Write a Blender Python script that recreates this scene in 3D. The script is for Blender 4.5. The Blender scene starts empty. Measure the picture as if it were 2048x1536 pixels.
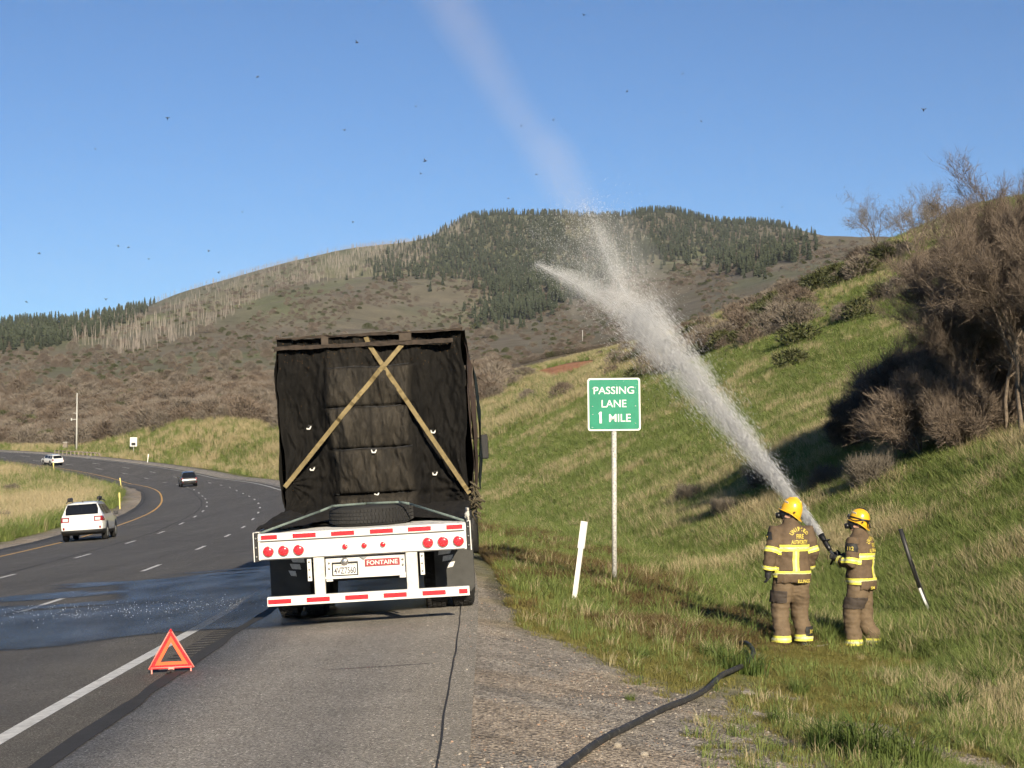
import bpy, bmesh, math, random
import numpy as np
from mathutils import Vector, Matrix, Euler
from mathutils.bvhtree import BVHTree
R = math.radians
random.seed(7)
RNG = np.random.default_rng(11)
SC = bpy.context.scene
COL = SC.collection

# ------------------------------------------------------------------ camera, sky, sun, exposure
FPX, HCAM, YH = 3511.48, 2.1625, 907.83
PITCH = math.atan((YH - 768) / FPX)
cam = bpy.data.cameras.new('camera')
cam.sensor_width = 36.0
cam.lens = FPX / 2048 * 36.0
cam.clip_start, cam.clip_end = 0.1, 20000
camo = bpy.data.objects.new('camera', cam)
COL.objects.link(camo)
camo.location = (0, 0, HCAM)
camo.rotation_euler = (R(90) + PITCH, 0, 0)
SC.camera = camo

SUN_EL, SUN_AZ = R(21.5), R(15.0)          # the sun stands behind the camera, a little to the right
world = bpy.data.worlds.new('World')
SC.world = world
world.use_nodes = True
wn = world.node_tree
bg = wn.nodes['Background']
sky = wn.nodes.new('ShaderNodeTexSky')
sky.sky_type = 'NISHITA'
sky.sun_disc = False
sky.sun_elevation = SUN_EL
sky.sun_rotation = R(180) - SUN_AZ
sky.altitude = 2600
sky.air_density = 1.0
sky.dust_density = 0.0
sky.ozone_density = 3.0
tint = wn.nodes.new('ShaderNodeVectorMath'); tint.operation = 'MULTIPLY'; tint.inputs[1].default_value = (.66, .92, 1.13)
wn.links.new(sky.outputs[0], tint.inputs[0]); wn.links.new(tint.outputs[0], bg.inputs[0])
bg.inputs[1].default_value = 0.056
sl = bpy.data.lights.new('sun', 'SUN')
sl.energy, sl.angle, sl.color = 5.0, R(0.53), (1.0, 0.87, 0.67)
slo = bpy.data.objects.new('sun', sl)
COL.objects.link(slo)
sdir = Vector((math.sin(SUN_AZ) * math.cos(SUN_EL), -math.cos(SUN_AZ) * math.cos(SUN_EL), math.sin(SUN_EL)))
slo.rotation_euler = sdir.to_track_quat('Z', 'Y').to_euler()
slo.location = (10, -30, 40)
vs = SC.view_settings
vs.view_transform, vs.look, vs.exposure, vs.gamma = 'Standard', 'None', 0.78, 1.0
vs.use_curve_mapping = False
SC.cycles.use_denoising = True
SC.cycles.use_adaptive_sampling = True
SC.cycles.adaptive_threshold = 0.03
SC.cycles.adaptive_min_samples = 12
SC.cycles.max_bounces = 6
SC.cycles.transparent_max_bounces = 16
SC.cycles.volume_bounces = 0

# ------------------------------------------------------------------ small helpers
def V(*a): return Vector(a)

def tag(o, label=None, cat=None, group=None, kind=None):
    if label: o['label'] = label
    if cat: o['category'] = cat
    if group: o['group'] = group
    if kind: o['kind'] = kind
    return o

def link(o, parent=None):
    COL.objects.link(o)
    if parent is not None: o.parent = parent
    return o

def empty(name, loc=(0, 0, 0), rz=0.0):
    o = bpy.data.objects.new(name, None)
    o.empty_display_size = 0.2
    o.location = loc
    o.rotation_euler = (0, 0, rz)
    return link(o)

def copy_tree(o, parent=None):
    c = o.copy()
    COL.objects.link(c)
    c.parent = parent
    for ch in o.children: copy_tree(ch, c)
    return c

def mesh_np(name, verts, faces=None, tri=None, smooth=False):
    """verts (N,3); faces list or (M,k) array"""
    me = bpy.data.meshes.new(name)
    verts = np.asarray(verts, dtype=np.float32)
    if isinstance(faces, np.ndarray):
        m, k = faces.shape
        me.vertices.add(len(verts)); me.vertices.foreach_set('co', verts.ravel())
        me.loops.add(m * k); me.loops.foreach_set('vertex_index', faces.astype(np.int32).ravel())
        me.polygons.add(m); me.polygons.foreach_set('loop_start', np.arange(0, m * k, k, dtype=np.int32))
        me.update(calc_edges=True)
    else:
        me.from_pydata(verts.tolist(), [], faces or [])
    if smooth: me.polygons.foreach_set('use_smooth', np.ones(len(me.polygons), dtype=bool))
    me.update()
    return me

def obj(name, me, mat=None, parent=None, loc=None, rot=None):
    o = bpy.data.objects.new(name, me)
    if mat is not None:
        for m in (mat if isinstance(mat, (list, tuple)) else [mat]): me.materials.append(m)
    if loc is not None: o.location = loc
    if rot is not None: o.rotation_euler = rot
    return link(o, parent)

class MB:
    """collects boxes, tubes, prisms into ONE mesh"""
    def __init__(s): s.v = []; s.f = []; s.sm = []
    def add(s, vs, fs, smooth=False):
        n = len(s.v)
        s.v += [tuple(p) for p in vs]
        s.f += [tuple(i + n for i in q) for q in fs]
        s.sm += [smooth] * len(fs)
        return s
    def box(s, c, d, rot=None, bev=0.0):
        hx, hy, hz = d[0] / 2, d[1] / 2, d[2] / 2
        if bev > 0:
            bm = bmesh.new(); bmesh.ops.create_cube(bm, size=1)
            for v in bm.verts: v.co = Vector((v.co.x * d[0], v.co.y * d[1], v.co.z * d[2]))
            bmesh.ops.bevel(bm, geom=list(bm.edges), offset=min(bev, min(d) * .45), segments=2, affect='EDGES', profile=.5)
            bm.verts.index_update()
            pts = [v.co.copy() for v in bm.verts]; fs = [[v.index for v in f.verts] for f in bm.faces]; bm.free()
        else:
            pts = [Vector((x, y, z)) for x in (-hx, hx) for y in (-hy, hy) for z in (-hz, hz)]
            fs = [(0, 1, 3, 2), (4, 6, 7, 5), (0, 4, 5, 1), (2, 3, 7, 6), (0, 2, 6, 4), (1, 5, 7, 3)]
        M = Euler(rot).to_matrix() if rot is not None else Matrix.Identity(3)
        return s.add([M @ p + Vector(c) for p in pts], fs)
    def tube(s, pts, rad, n=8, caps=True, smooth=True, sx=1.0):
        pts = [Vector(p) for p in pts]
        rads = rad if isinstance(rad, (list, tuple)) else [rad] * len(pts)
        vs, fs = [], []
        prev = None
        for i, p in enumerate(pts):
            t = (pts[min(i + 1, len(pts) - 1)] - pts[max(i - 1, 0)])
            if t.length < 1e-9: t = Vector((0, 0, 1))
            t.normalize()
            if prev is None:
                a = Vector((0, 0, 1)) if abs(t.z) < .9 else Vector((1, 0, 0))
                u = t.cross(a).normalized()
            else:
                u = (prev - t * prev.dot(t)).normalized()
            prev = u
            w = t.cross(u)
            for k in range(n):
                a = 2 * math.pi * k / n
                vs.append(p + (u * math.cos(a) * sx + w * math.sin(a)) * rads[i])
        for i in range(len(pts) - 1):
            for k in range(n):
                fs.append((i * n + k, i * n + (k + 1) % n, (i + 1) * n + (k + 1) % n, (i + 1) * n + k))
        if caps:
            fs.append(tuple(reversed(range(n))))
            fs.append(tuple((len(pts) - 1) * n + k for k in range(n)))
        return s.add(vs, fs, smooth)
    def cyl(s, a, b, r, n=16, r2=None, smooth=True):
        return s.tube([a, b], [r, r if r2 is None else r2], n, True, smooth)
    def prism(s, outline, axis, lo, hi):
        """outline: 2-D points; axis: the extrusion axis"""
        n = len(outline)
        def mk(p, h):
            if axis == 'y': return (p[0], h, p[1])
            if axis == 'x': return (h, p[0], p[1])
            return (p[0], p[1], h)
        vs = [mk(p, lo) for p in outline] + [mk(p, hi) for p in outline]
        fs = [tuple(range(n)), tuple(reversed(range(n, 2 * n)))]
        fs += [(i, i + n, (i + 1) % n + n, (i + 1) % n) for i in range(n)]
        return s.add(vs, fs)
    def lathe(s, prof, c, axis='y', n=24, smooth=True):
        """prof: (radius, along) pairs"""
        vs, fs = [], []
        for r_, h in prof:
            for k in range(n):
                a = 2 * math.pi * k / n
                x, y = r_ * math.cos(a), r_ * math.sin(a)
                p = {'y': (x, h, y), 'x': (h, x, y), 'z': (x, y, h)}[axis]
                vs.append((p[0] + c[0], p[1] + c[1], p[2] + c[2]))
        m = len(prof)
        for i in range(m - 1):
            for k in range(n): fs.append((i * n + k, i * n + (k + 1) % n, (i + 1) * n + (k + 1) % n, (i + 1) * n + k))
        fs.append(tuple(reversed(range(n)))); fs.append(tuple((m - 1) * n + k for k in range(n)))
        return s.add(vs, fs, smooth)
    def mesh(s, name):
        me = bpy.data.meshes.new(name)
        me.from_pydata(s.v, [], s.f)
        me.polygons.foreach_set('use_smooth', np.array(s.sm, dtype=bool))
        bm = bmesh.new(); bm.from_mesh(me); bmesh.ops.recalc_face_normals(bm, faces=bm.faces); bm.to_mesh(me); bm.free()
        me.update()
        return me
    def build(s, name, mat, parent=None, loc=None, rot=None):
        return obj(name, s.mesh(name), mat, parent, loc, rot)

# numpy value noise
def _hash(ix, iy, seed):
    h = (ix.astype(np.int64) * 374761393 + iy.astype(np.int64) * 668265263 + seed * 1442695041) & 0xFFFFFFFF
    h = ((h ^ (h >> 13)) * 1274126177) & 0xFFFFFFFF
    return ((h ^ (h >> 16)) & 0xFFFF) / 65535.0
def vnoise(x, y, seed=0):
    x = np.asarray(x, float); y = np.asarray(y, float)
    ix, iy = np.floor(x), np.floor(y); fx, fy = x - ix, y - iy
    fx = fx * fx * (3 - 2 * fx); fy = fy * fy * (3 - 2 * fy)
    a = _hash(ix, iy, seed); b = _hash(ix + 1, iy, seed); c = _hash(ix, iy + 1, seed); d = _hash(ix + 1, iy + 1, seed)
    return (a * (1 - fx) + b * fx) * (1 - fy) + (c * (1 - fx) + d * fx) * fy
def fbm(x, y, oct=4, seed=0):
    s, a, t = 0.0, 1.0, 0.0
    for o in range(oct):
        s = s + a * vnoise(x * 2 ** o + 17.3 * o, y * 2 ** o - 9.1 * o, seed + o); t += a; a *= .5
    return s / t
def sstep(a, b, x):
    t = np.clip((x - a) / (b - a), 0, 1); return t * t * (3 - 2 * t)

# ------------------------------------------------------------------ materials
MATS = {}
def mat(name, col=(.5, .5, .5), rough=.7, metal=0.0, spec=.5, noise=None, bump=None, emit=None, coat=0.0, rnd=None, trans=0.0):
    """noise=(scale, amount[, detail]) varies the colour; bump=(scale, strength[, distance]); rnd= per-object variation"""
    if name in MATS: return MATS[name]
    m = bpy.data.materials.new(name); m.use_nodes = True
    nt = m.node_tree; b = nt.nodes['Principled BSDF']
    b.inputs['Base Color'].default_value = (*col, 1)
    b.inputs['Roughness'].default_value = rough
    b.inputs['Metallic'].default_value = metal
    b.inputs['Specular IOR Level'].default_value = spec
    if coat: b.inputs['Coat Weight'].default_value = coat; b.inputs['Coat Roughness'].default_value = .05
    tc = nt.nodes.new('ShaderNodeTexCoord')
    last = None
    if noise:
        n = nt.nodes.new('ShaderNodeTexNoise'); n.inputs['Scale'].default_value = noise[0]
        n.inputs['Detail'].default_value = noise[2] if len(noise) > 2 else 6
        n.inputs['Roughness'].default_value = .65
        nt.links.new(tc.outputs['Object'], n.inputs['Vector'])
        mr = nt.nodes.new('ShaderNodeMapRange')
        mr.inputs['From Min'].default_value = .3; mr.inputs['From Max'].default_value = .7
        mr.inputs['To Min'].default_value = 1 - noise[1]; mr.inputs['To Max'].default_value = 1 + noise[1]
        nt.links.new(n.outputs['Fac'], mr.inputs['Value'])
        last = mr.outputs[0]
    if rnd:
        oi = nt.nodes.new('ShaderNodeObjectInfo')
        mr2 = nt.nodes.new('ShaderNodeMapRange')
        mr2.inputs['To Min'].default_value = 1 - rnd; mr2.inputs['To Max'].default_value = 1 + rnd
        nt.links.new(oi.outputs['Random'], mr2.inputs['Value'])
        if last is None: last = mr2.outputs[0]
        else:
            mm = nt.nodes.new('ShaderNodeMath'); mm.operation = 'MULTIPLY'
            nt.links.new(last, mm.inputs[0]); nt.links.new(mr2.outputs[0], mm.inputs[1]); last = mm.outputs[0]
    if last is not None:
        mx = nt.nodes.new('ShaderNodeVectorMath'); mx.operation = 'SCALE'
        mx.inputs[0].default_value = col
        nt.links.new(last, mx.inputs['Scale'])
        nt.links.new(mx.outputs[0], b.inputs['Base Color'])
    if bump:
        n = nt.nodes.new('ShaderNodeTexNoise'); n.inputs['Scale'].default_value = bump[0]; n.inputs['Detail'].default_value = 5
        nt.links.new(tc.outputs['Object'], n.inputs['Vector'])
        bp = nt.nodes.new('ShaderNodeBump'); bp.inputs['Strength'].default_value = bump[1]
        bp.inputs['Distance'].default_value = bump[2] if len(bump) > 2 else .01
        nt.links.new(n.outputs['Fac'], bp.inputs['Height']); nt.links.new(bp.outputs[0], b.inputs['Normal'])
    if emit: b.inputs['Emission Color'].default_value = (*emit[0], 1); b.inputs['Emission Strength'].default_value = emit[1]
    if trans:
        tr = nt.nodes.new('ShaderNodeBsdfTranslucent'); tr.inputs['Color'].default_value = (*col, 1)
        if last is not None: nt.links.new(mx.outputs[0], tr.inputs['Color'])
        ms = nt.nodes.new('ShaderNodeMixShader'); ms.inputs[0].default_value = trans
        nt.links.new(b.outputs[0], ms.inputs[1]); nt.links.new(tr.outputs[0], ms.inputs[2])
        nt.links.new(ms.outputs[0], nt.nodes['Material Output'].inputs['Surface'])
    MATS[name] = m
    return m

def N(nt, kind, **kw):
    n = nt.nodes.new(kind)
    for k, v in kw.items():
        if k in n.inputs: n.inputs[k].default_value = v
        else: setattr(n, k, v)
    return n

def ground_like(name, colfac_nodes):
    m = bpy.data.materials.new(name); m.use_nodes = True
    nt = m.node_tree
    colfac_nodes(nt, nt.nodes['Principled BSDF'])
    return m

# ------------------------------------------------------------------ the road's line (fitted once: lane dashes are 12.19 m apart, lanes 3.66 m)
LW = 3.66
SKN = np.array([-60, 0, 15, 30, 50, 80, 120, 170, 230, 300, 460.])
KK = np.array([.03, .0323, -.0322, .3651, .1035, .0559, .1526, .0538, .5558, .6269, .6269]) / 100
ZK = np.array([0.0, 0.0002, .0189, -.1038, -.3579, -.8484, -1.1125, -1.2539, -1.0063, 2.1311, 7.0])
BK = np.array([.0539, .0539, .0579, .0683, .0738, .0678, .0631, .065, .0531, .0607, .0607])
RS = np.arange(-60, 461, 1.0)
i0 = 60
def _smooth(a, w=9):
    k = np.hanning(w + 2)[1:-1]; k /= k.sum()
    return np.convolve(np.pad(a, w // 2, mode='edge'), k, mode='valid')
_k = np.interp(RS, SKN, KK)
_th = np.concatenate([[0], np.cumsum((_k[1:] + _k[:-1]) / 2)]); _th = _th - _th[i0] + .0134
_x = np.concatenate([[0], np.cumsum(-np.sin(_th[:-1]))]); _x = _x - _x[i0] - 3.6586
_y = np.concatenate([[0], np.cumsum(np.cos(_th[:-1]))]); _y = _y - _y[i0]
_z = _smooth(np.interp(RS, SKN, ZK), 11)
_b = _smooth(np.interp(RS, SKN, BK), 11)

def road_xyz(s, v, dz=0.0):
    """s along the road, v metres to the right of the right edge line"""
    s = np.asarray(s, float); v = np.asarray(v, float)
    X, Y, Z, T, B = (np.interp(s, RS, a) for a in (_x, _y, _z, _th, _b))
    return np.stack([X + v * np.cos(T), Y + v * np.sin(T), Z + B * v + dz + 0 * v], -1)

def road_sv(x, y):
    x = np.asarray(x, float).ravel(); y = np.asarray(y, float).ravel()
    s = np.empty_like(x); v = np.empty_like(x)
    tx, ty = -np.sin(_th), np.cos(_th)
    for a in range(0, len(x), 20000):
        b = slice(a, a + 20000)
        d = (x[b, None] - _x[None, ::3]) ** 2 + (y[b, None] - _y[None, ::3]) ** 2
        i = np.argmin(d, 1) * 3
        dx, dy = x[b] - _x[i], y[b] - _y[i]
        s[b] = RS[i] + dx * tx[i] + dy * ty[i]
        v[b] = dx * ty[i] - dy * tx[i]
    return s, v

VR = 3.55        # paved shoulder ends here
VL = -3 * LW - 1.9
PV = np.array([-40, VL - 6, VL - 2.5, VL, VR, 5.0, 7.6, 8.6, 9.6, 13.0])
def corridor_z(s, v):
    Z = np.interp(s, RS, _z); B = np.interp(s, RS, _b)
    edgeR, edgeL = B * VR, B * VL
    right = np.interp(v, [VR, 4.9, 7.6, 8.7, 9.6, 13.0], [0, -.19, -.47, -.60, -.5, .75])
    left = np.interp(v, [VL - 12, VL - 2.5, VL], [-.7, -.16, 0])
    return np.where(v > VR, Z + edgeR + right, np.where(v < VL, Z + edgeL + left, Z + B * v))

def pix(px, py, Y):
    a, b = (px - 1024) / FPX, (768 - py) / FPX
    c, s = math.cos(PITCH), math.sin(PITCH)
    d = Vector((a, c - b * s, s + b * c))
    return Vector((0, 0, HCAM)) + d * (Y / d.y)

# ------------------------------------------------------------------ the land: smooth surface through surveyed points, in (bearing, log distance)
ctrl = []
def cp(p): ctrl.append((p[0], p[1], p[2]))
for s_ in list(range(4, 60, 6)) + list(range(60, 440, 14)):
    for v_ in (11.0,):
        q = road_xyz(s_, v_); cp((q[0], q[1], float(corridor_z(np.array([s_]), np.array([v_]))[0])))
    for v_ in (VL - 4, VL - 14):
        q = road_xyz(s_, v_); cp((q[0], q[1], float(corridor_z(np.array([s_]), np.array([v_]))[0])))
for s_ in (2, 8, 15, 22, 30, 38, 46, 56):
    q = road_xyz(s_, 16.5); cp((q[0], q[1], 2.35 + .006 * s_))
    q = road_xyz(s_, 27); cp((q[0], q[1], 8.6))
    q = road_xyz(s_, 60); cp((q[0], q[1], 24))
crest = [(2300, 400, 128), (2160, 430, 132), (2048, 460, 136), (1965, 480, 139), (1890, 500, 143), (1800, 517, 152), (1700, 548, 170), (1600, 582, 190),
         (1500, 626, 215), (1400, 672, 245), (1300, 700, 285), (1200, 716, 320), (1100, 738, 350), (980, 775, 385)]
for c_ in crest:
    p = pix(*c_)
    s_, v_ = road_sv([p.x], [p.y]); s_, v_ = float(s_[0]), float(v_[0])
    cp(p)
    a = road_xyz(s_, 11.0); za = float(corridor_z(np.array([s_]), np.array([11.0]))[0])
    for t in (.3, .6, .85):
        cp((a[0] * (1 - t) + p.x * t, a[1] * (1 - t) + p.y * t, za * (1 - t) + p.z * t + .25 * math.sin(math.pi * t)))
for q in [(560, 872, 262), (450, 862, 272), (350, 867, 285), (250, 884, 300), (150, 897, 318), (40, 900, 345), (-120, 900, 380),
          (690, 800, 520), (560, 806, 430), (400, 808, 450), (200, 822, 470), (0, 842, 480), (-250, 855, 480),
          (690, 770, 720), (560, 768, 680), (400, 768, 680), (200, 778, 690), (0, 790, 700), (-250, 800, 700),
          (980, 745, 640), (820, 765, 640), (1100, 718, 620), (1200, 700, 600), (1300, 680, 560), (1400, 655, 540),
          (-250, 760, 1050), (0, 746, 1050), (200, 738, 1050), (400, 718, 1050), (560, 706, 1050), (800, 695, 1000), (1000, 690, 980), (1200, 668, 950), (1400, 632, 900), (1550, 590, 800), (1700, 540, 700),
          (-250, 725, 1650), (0, 704, 1700), (200, 690, 1700), (400, 655, 1700), (600, 625, 1750), (800, 612, 1800), (1000, 615, 1800), (1200, 605, 1700), (1400, 580, 1600), (1550, 545, 1500), (1700, 515, 1500), (1900, 510, 1500), (2200, 500, 1500),
          (-250, 690, 2400), (0, 680, 2450), (200, 660, 2500), (400, 615, 2500), (600, 560, 2500), (800, 540, 2500), (1000, 525, 2500), (1200, 530, 2500), (1400, 520, 2400), (1550, 505, 2300), (1700, 502, 2300), (1900, 505, 2300), (2200, 500, 2300)]:
    cp(pix(*q))
ridge = [(-400, 672), (-200, 668), (0, 668), (100, 668), (180, 652), (250, 632), (300, 612), (350, 590), (400, 574), (450, 560), (500, 546), (560, 529), (620, 515), (700, 497), (760, 490), (820, 483), (870, 470), (900, 454),
         (940, 436), (1000, 429), (1080, 430), (1150, 433), (1220, 436), (1280, 426), (1330, 423), (1370, 428), (1410, 441), (1460, 446), (1510, 446), (1560, 453), (1620, 466), (1680, 486), (1740, 505), (1820, 520), (1950, 530), (2200, 535), (2500, 540)]
for x_, y_ in ridge:
    cp(pix(x_, y_, 3300)); cp(pix(x_, y_ + 45, 4200)); cp(pix(x_, y_ + 150, 6500))
for a_ in (-40, -32, -25, 25, 32, 40):           # sides outside the frame
    for r_ in (700, 1500, 3300, 6000):
        cp((r_ * math.sin(R(a_)), r_ * math.cos(R(a_)), r_ * .075))
for a_ in (22, 30, 40):
    cp((60 * math.sin(R(a_)), 60 * math.cos(R(a_)), 9 + .3 * a_)); cp((160 * math.sin(R(a_)), 160 * math.cos(R(a_)), 26))
for a_ in (-24, -32, -40):
    for r_ in (40, 90, 200, 380): cp((r_ * math.sin(R(a_)), r_ * math.cos(R(a_)), -1.6 + .004 * r_))
C = np.array(ctrl)
def tcoord(x, y):
    th = np.clip(np.arctan2(x, y), -R(42), R(42)); r = np.hypot(x, y)
    return np.stack([th * 5.0, np.log(r + 3.0)], -1), r
Cc, Cr = tcoord(C[:, 0], C[:, 1])
_, uq = np.unique(np.round(Cc, 4), axis=0, return_index=True)
Cc, Cr, Cz = Cc[uq], Cr[uq], C[uq, 2]
def _U(d2): return np.where(d2 > 1e-12, .5 * d2 * np.log(d2 + 1e-12), 0)
_d2 = ((Cc[:, None] - Cc[None]) ** 2).sum(-1)
n_ = len(Cc)
A = np.zeros((n_ + 3, n_ + 3)); A[:n_, :n_] = _U(_d2) + 2e-5 * np.eye(n_)
A[:n_, n_] = 1; A[:n_, n_ + 1:] = Cc; A[n_, :n_] = 1; A[n_ + 1:, :n_] = Cc.T
W = np.linalg.solve(A, np.concatenate([Cz / (Cr + 20), np.zeros(3)]))
def tps(x, y):
    q, r = tcoord(x, y); out = np.empty(len(q))
    for a in range(0, len(q), 30000):
        b = slice(a, a + 30000)
        d2 = ((q[b, None, :] - Cc[None]) ** 2).sum(-1)
        out[b] = _U(d2) @ W[:n_] + W[n_] + q[b] @ W[n_ + 1:]
    return out * (r + 20)

def land(x, y, rough=True):
    x = np.asarray(x, float).ravel(); y = np.asarray(y, float).ravel()
    r = np.hypot(x, y)
    z = tps(x, y)
    s, v = road_sv(x, y)
    inr = (s > -58) & (s < 458)
    if rough:
        far = sstep(700, 1600, r)
        z = z + far * ((fbm(x / 420, y / 420, 4, 3) - .5) * 95 + (np.abs(fbm(x / 300 + 5, y / 300, 3, 9) - .5) * -130 + 20)) * np.clip((r - 600) / 2400, 0, 1.0) * (1 - .93 * sstep(2450, 3150, r))
        mid = sstep(60, 200, r) * (1 - sstep(900, 1800, r)) * sstep(14, 40, v)
        z = z + mid * (fbm(x / 45, y / 45, 3, 21) - .5) * 3.4
        off = sstep(4.2, 7.0, v) + sstep(-VL + 1.5, -VL + 6, -v)
        z = z + off * (1 - sstep(150, 400, r)) * ((fbm(x / 3.1, y / 3.1, 3, 31) - .5) * .30 + (fbm(x / .7, y / .7, 2, 35) - .5) * .07)
    cz = corridor_z(s, v)
    w = (1 - sstep(10.5, 15.0, v)) * (1 - sstep(-VL + 4, -VL + 14, -v)) * inr
    if rough: cz = cz + (sstep(4.2, 7.0, v) + sstep(-VL + 1.5, -VL + 6, -v)) * (1 - sstep(150, 400, r)) * ((fbm(x / 3.1, y / 3.1, 3, 31) - .5) * .26 + (fbm(x / .7, y / .7, 2, 35) - .5) * .06)
    z = z * (1 - w) + cz * w
    back = sstep(R(42), R(100), np.abs(np.arctan2(x, y)))          # the land behind the camera lies lower
    z = z * (1 - back * (1 - w)) + back * (1 - w) * np.clip(z, -2, 2.5)
    return z, s, v, r

az = np.concatenate([np.arange(-180, -40, 5.0), np.arange(-40, -19.5, 1.0), np.arange(-19.5, 19.5, .075), np.arange(19.5, 40, 1.0), np.arange(40, 180.1, 5.0)])
rr = np.exp(np.arange(math.log(2.2), math.log(6800), .0185))
AZ, RR = np.meshgrid(np.radians(az), rr)
gx, gy = RR * np.sin(AZ), RR * np.cos(AZ)
gz, gs, gv, gr = land(gx, gy)
gz0 = gz.copy()
under = (gv > VL + .15) & (gv < VR - .15) & (gs > -58) & (gs < 455)
gz = np.where(under, gz - .30, gz)
gz, gz0, gs, gv = (a.reshape(AZ.shape) for a in (gz, gz0, gs, gv))
# a bare red bank in the hillside above the sign, and an eroded cut in the ditch edge
def ground_z(x, y):
    """height of the land sheet, bilinear from the grid"""
    x = np.asarray(x, float); y = np.asarray(y, float)
    th = np.degrees(np.arctan2(x, y)); r = np.clip(np.hypot(x, y), rr[0], rr[-2])
    j = np.clip(np.searchsorted(az, th) - 1, 0, len(az) - 2); tj = (th - az[j]) / (az[j + 1] - az[j])
    fi = (np.log(r) - math.log(rr[0])) / .0185; i = np.clip(fi.astype(int), 0, len(rr) - 2); ti = fi - i
    g = gz0
    return (g[i, j] * (1 - tj) + g[i, j + 1] * tj) * (1 - ti) + (g[i + 1, j] * (1 - tj) + g[i + 1, j + 1] * tj) * ti
def gz1(x, y): return float(ground_z(np.array([x]), np.array([y]))[0])
def hit(px, py, lo=5.0, hi=3200.0):
    """where the line of sight through a picture point meets the land"""
    Ys = np.exp(np.linspace(math.log(lo), math.log(hi), 3000))
    d = pix(px, py, 1.0) - Vector((0, 0, HCAM))
    X, Z = d.x * Ys, HCAM + d.z * Ys
    under_ = Z < ground_z(X, Ys)
    i = int(np.argmax(under_)) if under_.any() else len(Ys) - 1
    return Vector((X[i], Ys[i], gz1(X[i], Ys[i])))

nr, na = AZ.shape
idx = np.arange(nr * na).reshape(nr, na)
quads = np.stack([idx[:-1, :-1], idx[1:, :-1], idx[1:, 1:], idx[:-1, 1:]], -1).reshape(-1, 4)[:, ::-1]
gco = np.stack([gx, gy, gz], -1).reshape(-1, 3)
gco = np.concatenate([gco, [[0, 0, gz[0].mean()]]])          # closes the sheet under the camera
c_ = nr * na
quads = np.concatenate([quads, np.stack([np.full((na - 1) // 2, c_), idx[0, 0:na - 2:2], idx[0, 1:na - 1:2], idx[0, 2:na:2]], -1)[:, ::-1]])
gme = mesh_np('ground', gco, quads, smooth=True)

# land cover colours (true surface colours: grass, dry grass, gravel, brush litter, bare red soil)
def mixc(a, b, t): return a * (1 - t[..., None]) + np.array(b) * t[..., None]
x_, y_, v_, s_, r_ = gx, gy, gv, gs, RR
n1 = fbm(x_ / 5, y_ / 5, 4, 41); n2 = fbm(x_ / 28, y_ / 28, 4, 51); n3 = fbm(x_ / 160, y_ / 160, 5, 61); n4 = fbm(x_ / 1.1, y_ / 1.1, 3, 71)
col = np.zeros(AZ.shape + (3,)) + np.array((.150, .168, .055))
col = mixc(col, (.20, .17, .075), sstep(.48, .68, n1 * .5 + n2 * .5) * .75)
# brush litter on upper slopes
above = sstep(22, 40, v_) * sstep(.38, .6, n2)
col = mixc(col, (.150, .128, .075), above * .6)
# far hills
far = sstep(450, 900, r_)
hill = np.zeros_like(col) + np.array((.146, .140, .090))
hill = mixc(hill, (.120, .130, .068), sstep(.42, .60, n3) * .8)
hill = mixc(hill, (.150, .122, .098), sstep(.52, .62, fbm(x_ / 240 + 9, y_ / 420, 4, 81)) * .6)
col = col * (1 - far[..., None]) + hill * far[..., None]
# scrub belt beyond the curve
belt = sstep(255, 330, r_) * (1 - sstep(620, 900, r_)) * sstep(14, 24, v_) * (1 - sstep(0.03, .10, AZ))
col = mixc(col, (.125, .095, .068), belt * .85)
# median: paler dry grass
med = sstep(-VL + 2, -VL + 6, -v_)
col = mixc(col, (.30, .235, .095), med * sstep(.40, .6, n1 * .4 + n2 * .6) * .9)
# verge gravel
grv = np.clip((1 - sstep(4.6, 6.4, v_ + (n4 - .5) * 1.1 + (n1 - .5) * .7 + sstep(15, 23, s_) * 1.3 + sstep(26, 32, s_) * .6 - (1 - sstep(13, 19, s_)) * .95)), 0, 1) * (v_ > -2)
grvl = (1 - sstep(-VL + .8, -VL + 2.2, -v_ + (n4 - .5) * 1.2)) * (v_ < -2)
gcol = np.zeros_like(col) + np.array((.300, .268, .228))
gcol = mixc(gcol, (.34, .285, .225), sstep(.45, .6, n4))
def tongue(x, y):
    a = 1 - sstep(.55, 1.05, np.hypot((x - 2.75) / 1.05, (y - 16.3) / 1.7)); b = 1 - sstep(.5, 1.05, np.hypot((x - 3.35 - (y - 14.6) * -.25) / .55, (y - 14.4) / 2.2))
    return np.clip(a + b, 0, 1)
grv = np.clip(grv + tongue(x_, y_) * sstep(.32, .5, n4) * .95, 0, 1)
wetg = np.clip(1 - np.hypot((x_ - .35) / .8, (y_ - 27.5) / 5.5), 0, 1) ** .5          # soaked dirt beside the truck
gcol = mixc(gcol, (.060, .052, .044), np.clip(wetg * 1.5, 0, 1))
g_ = np.clip(grv + grvl, 0, 1)
col = col * (1 - g_[..., None]) + gcol * g_[..., None]
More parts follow.
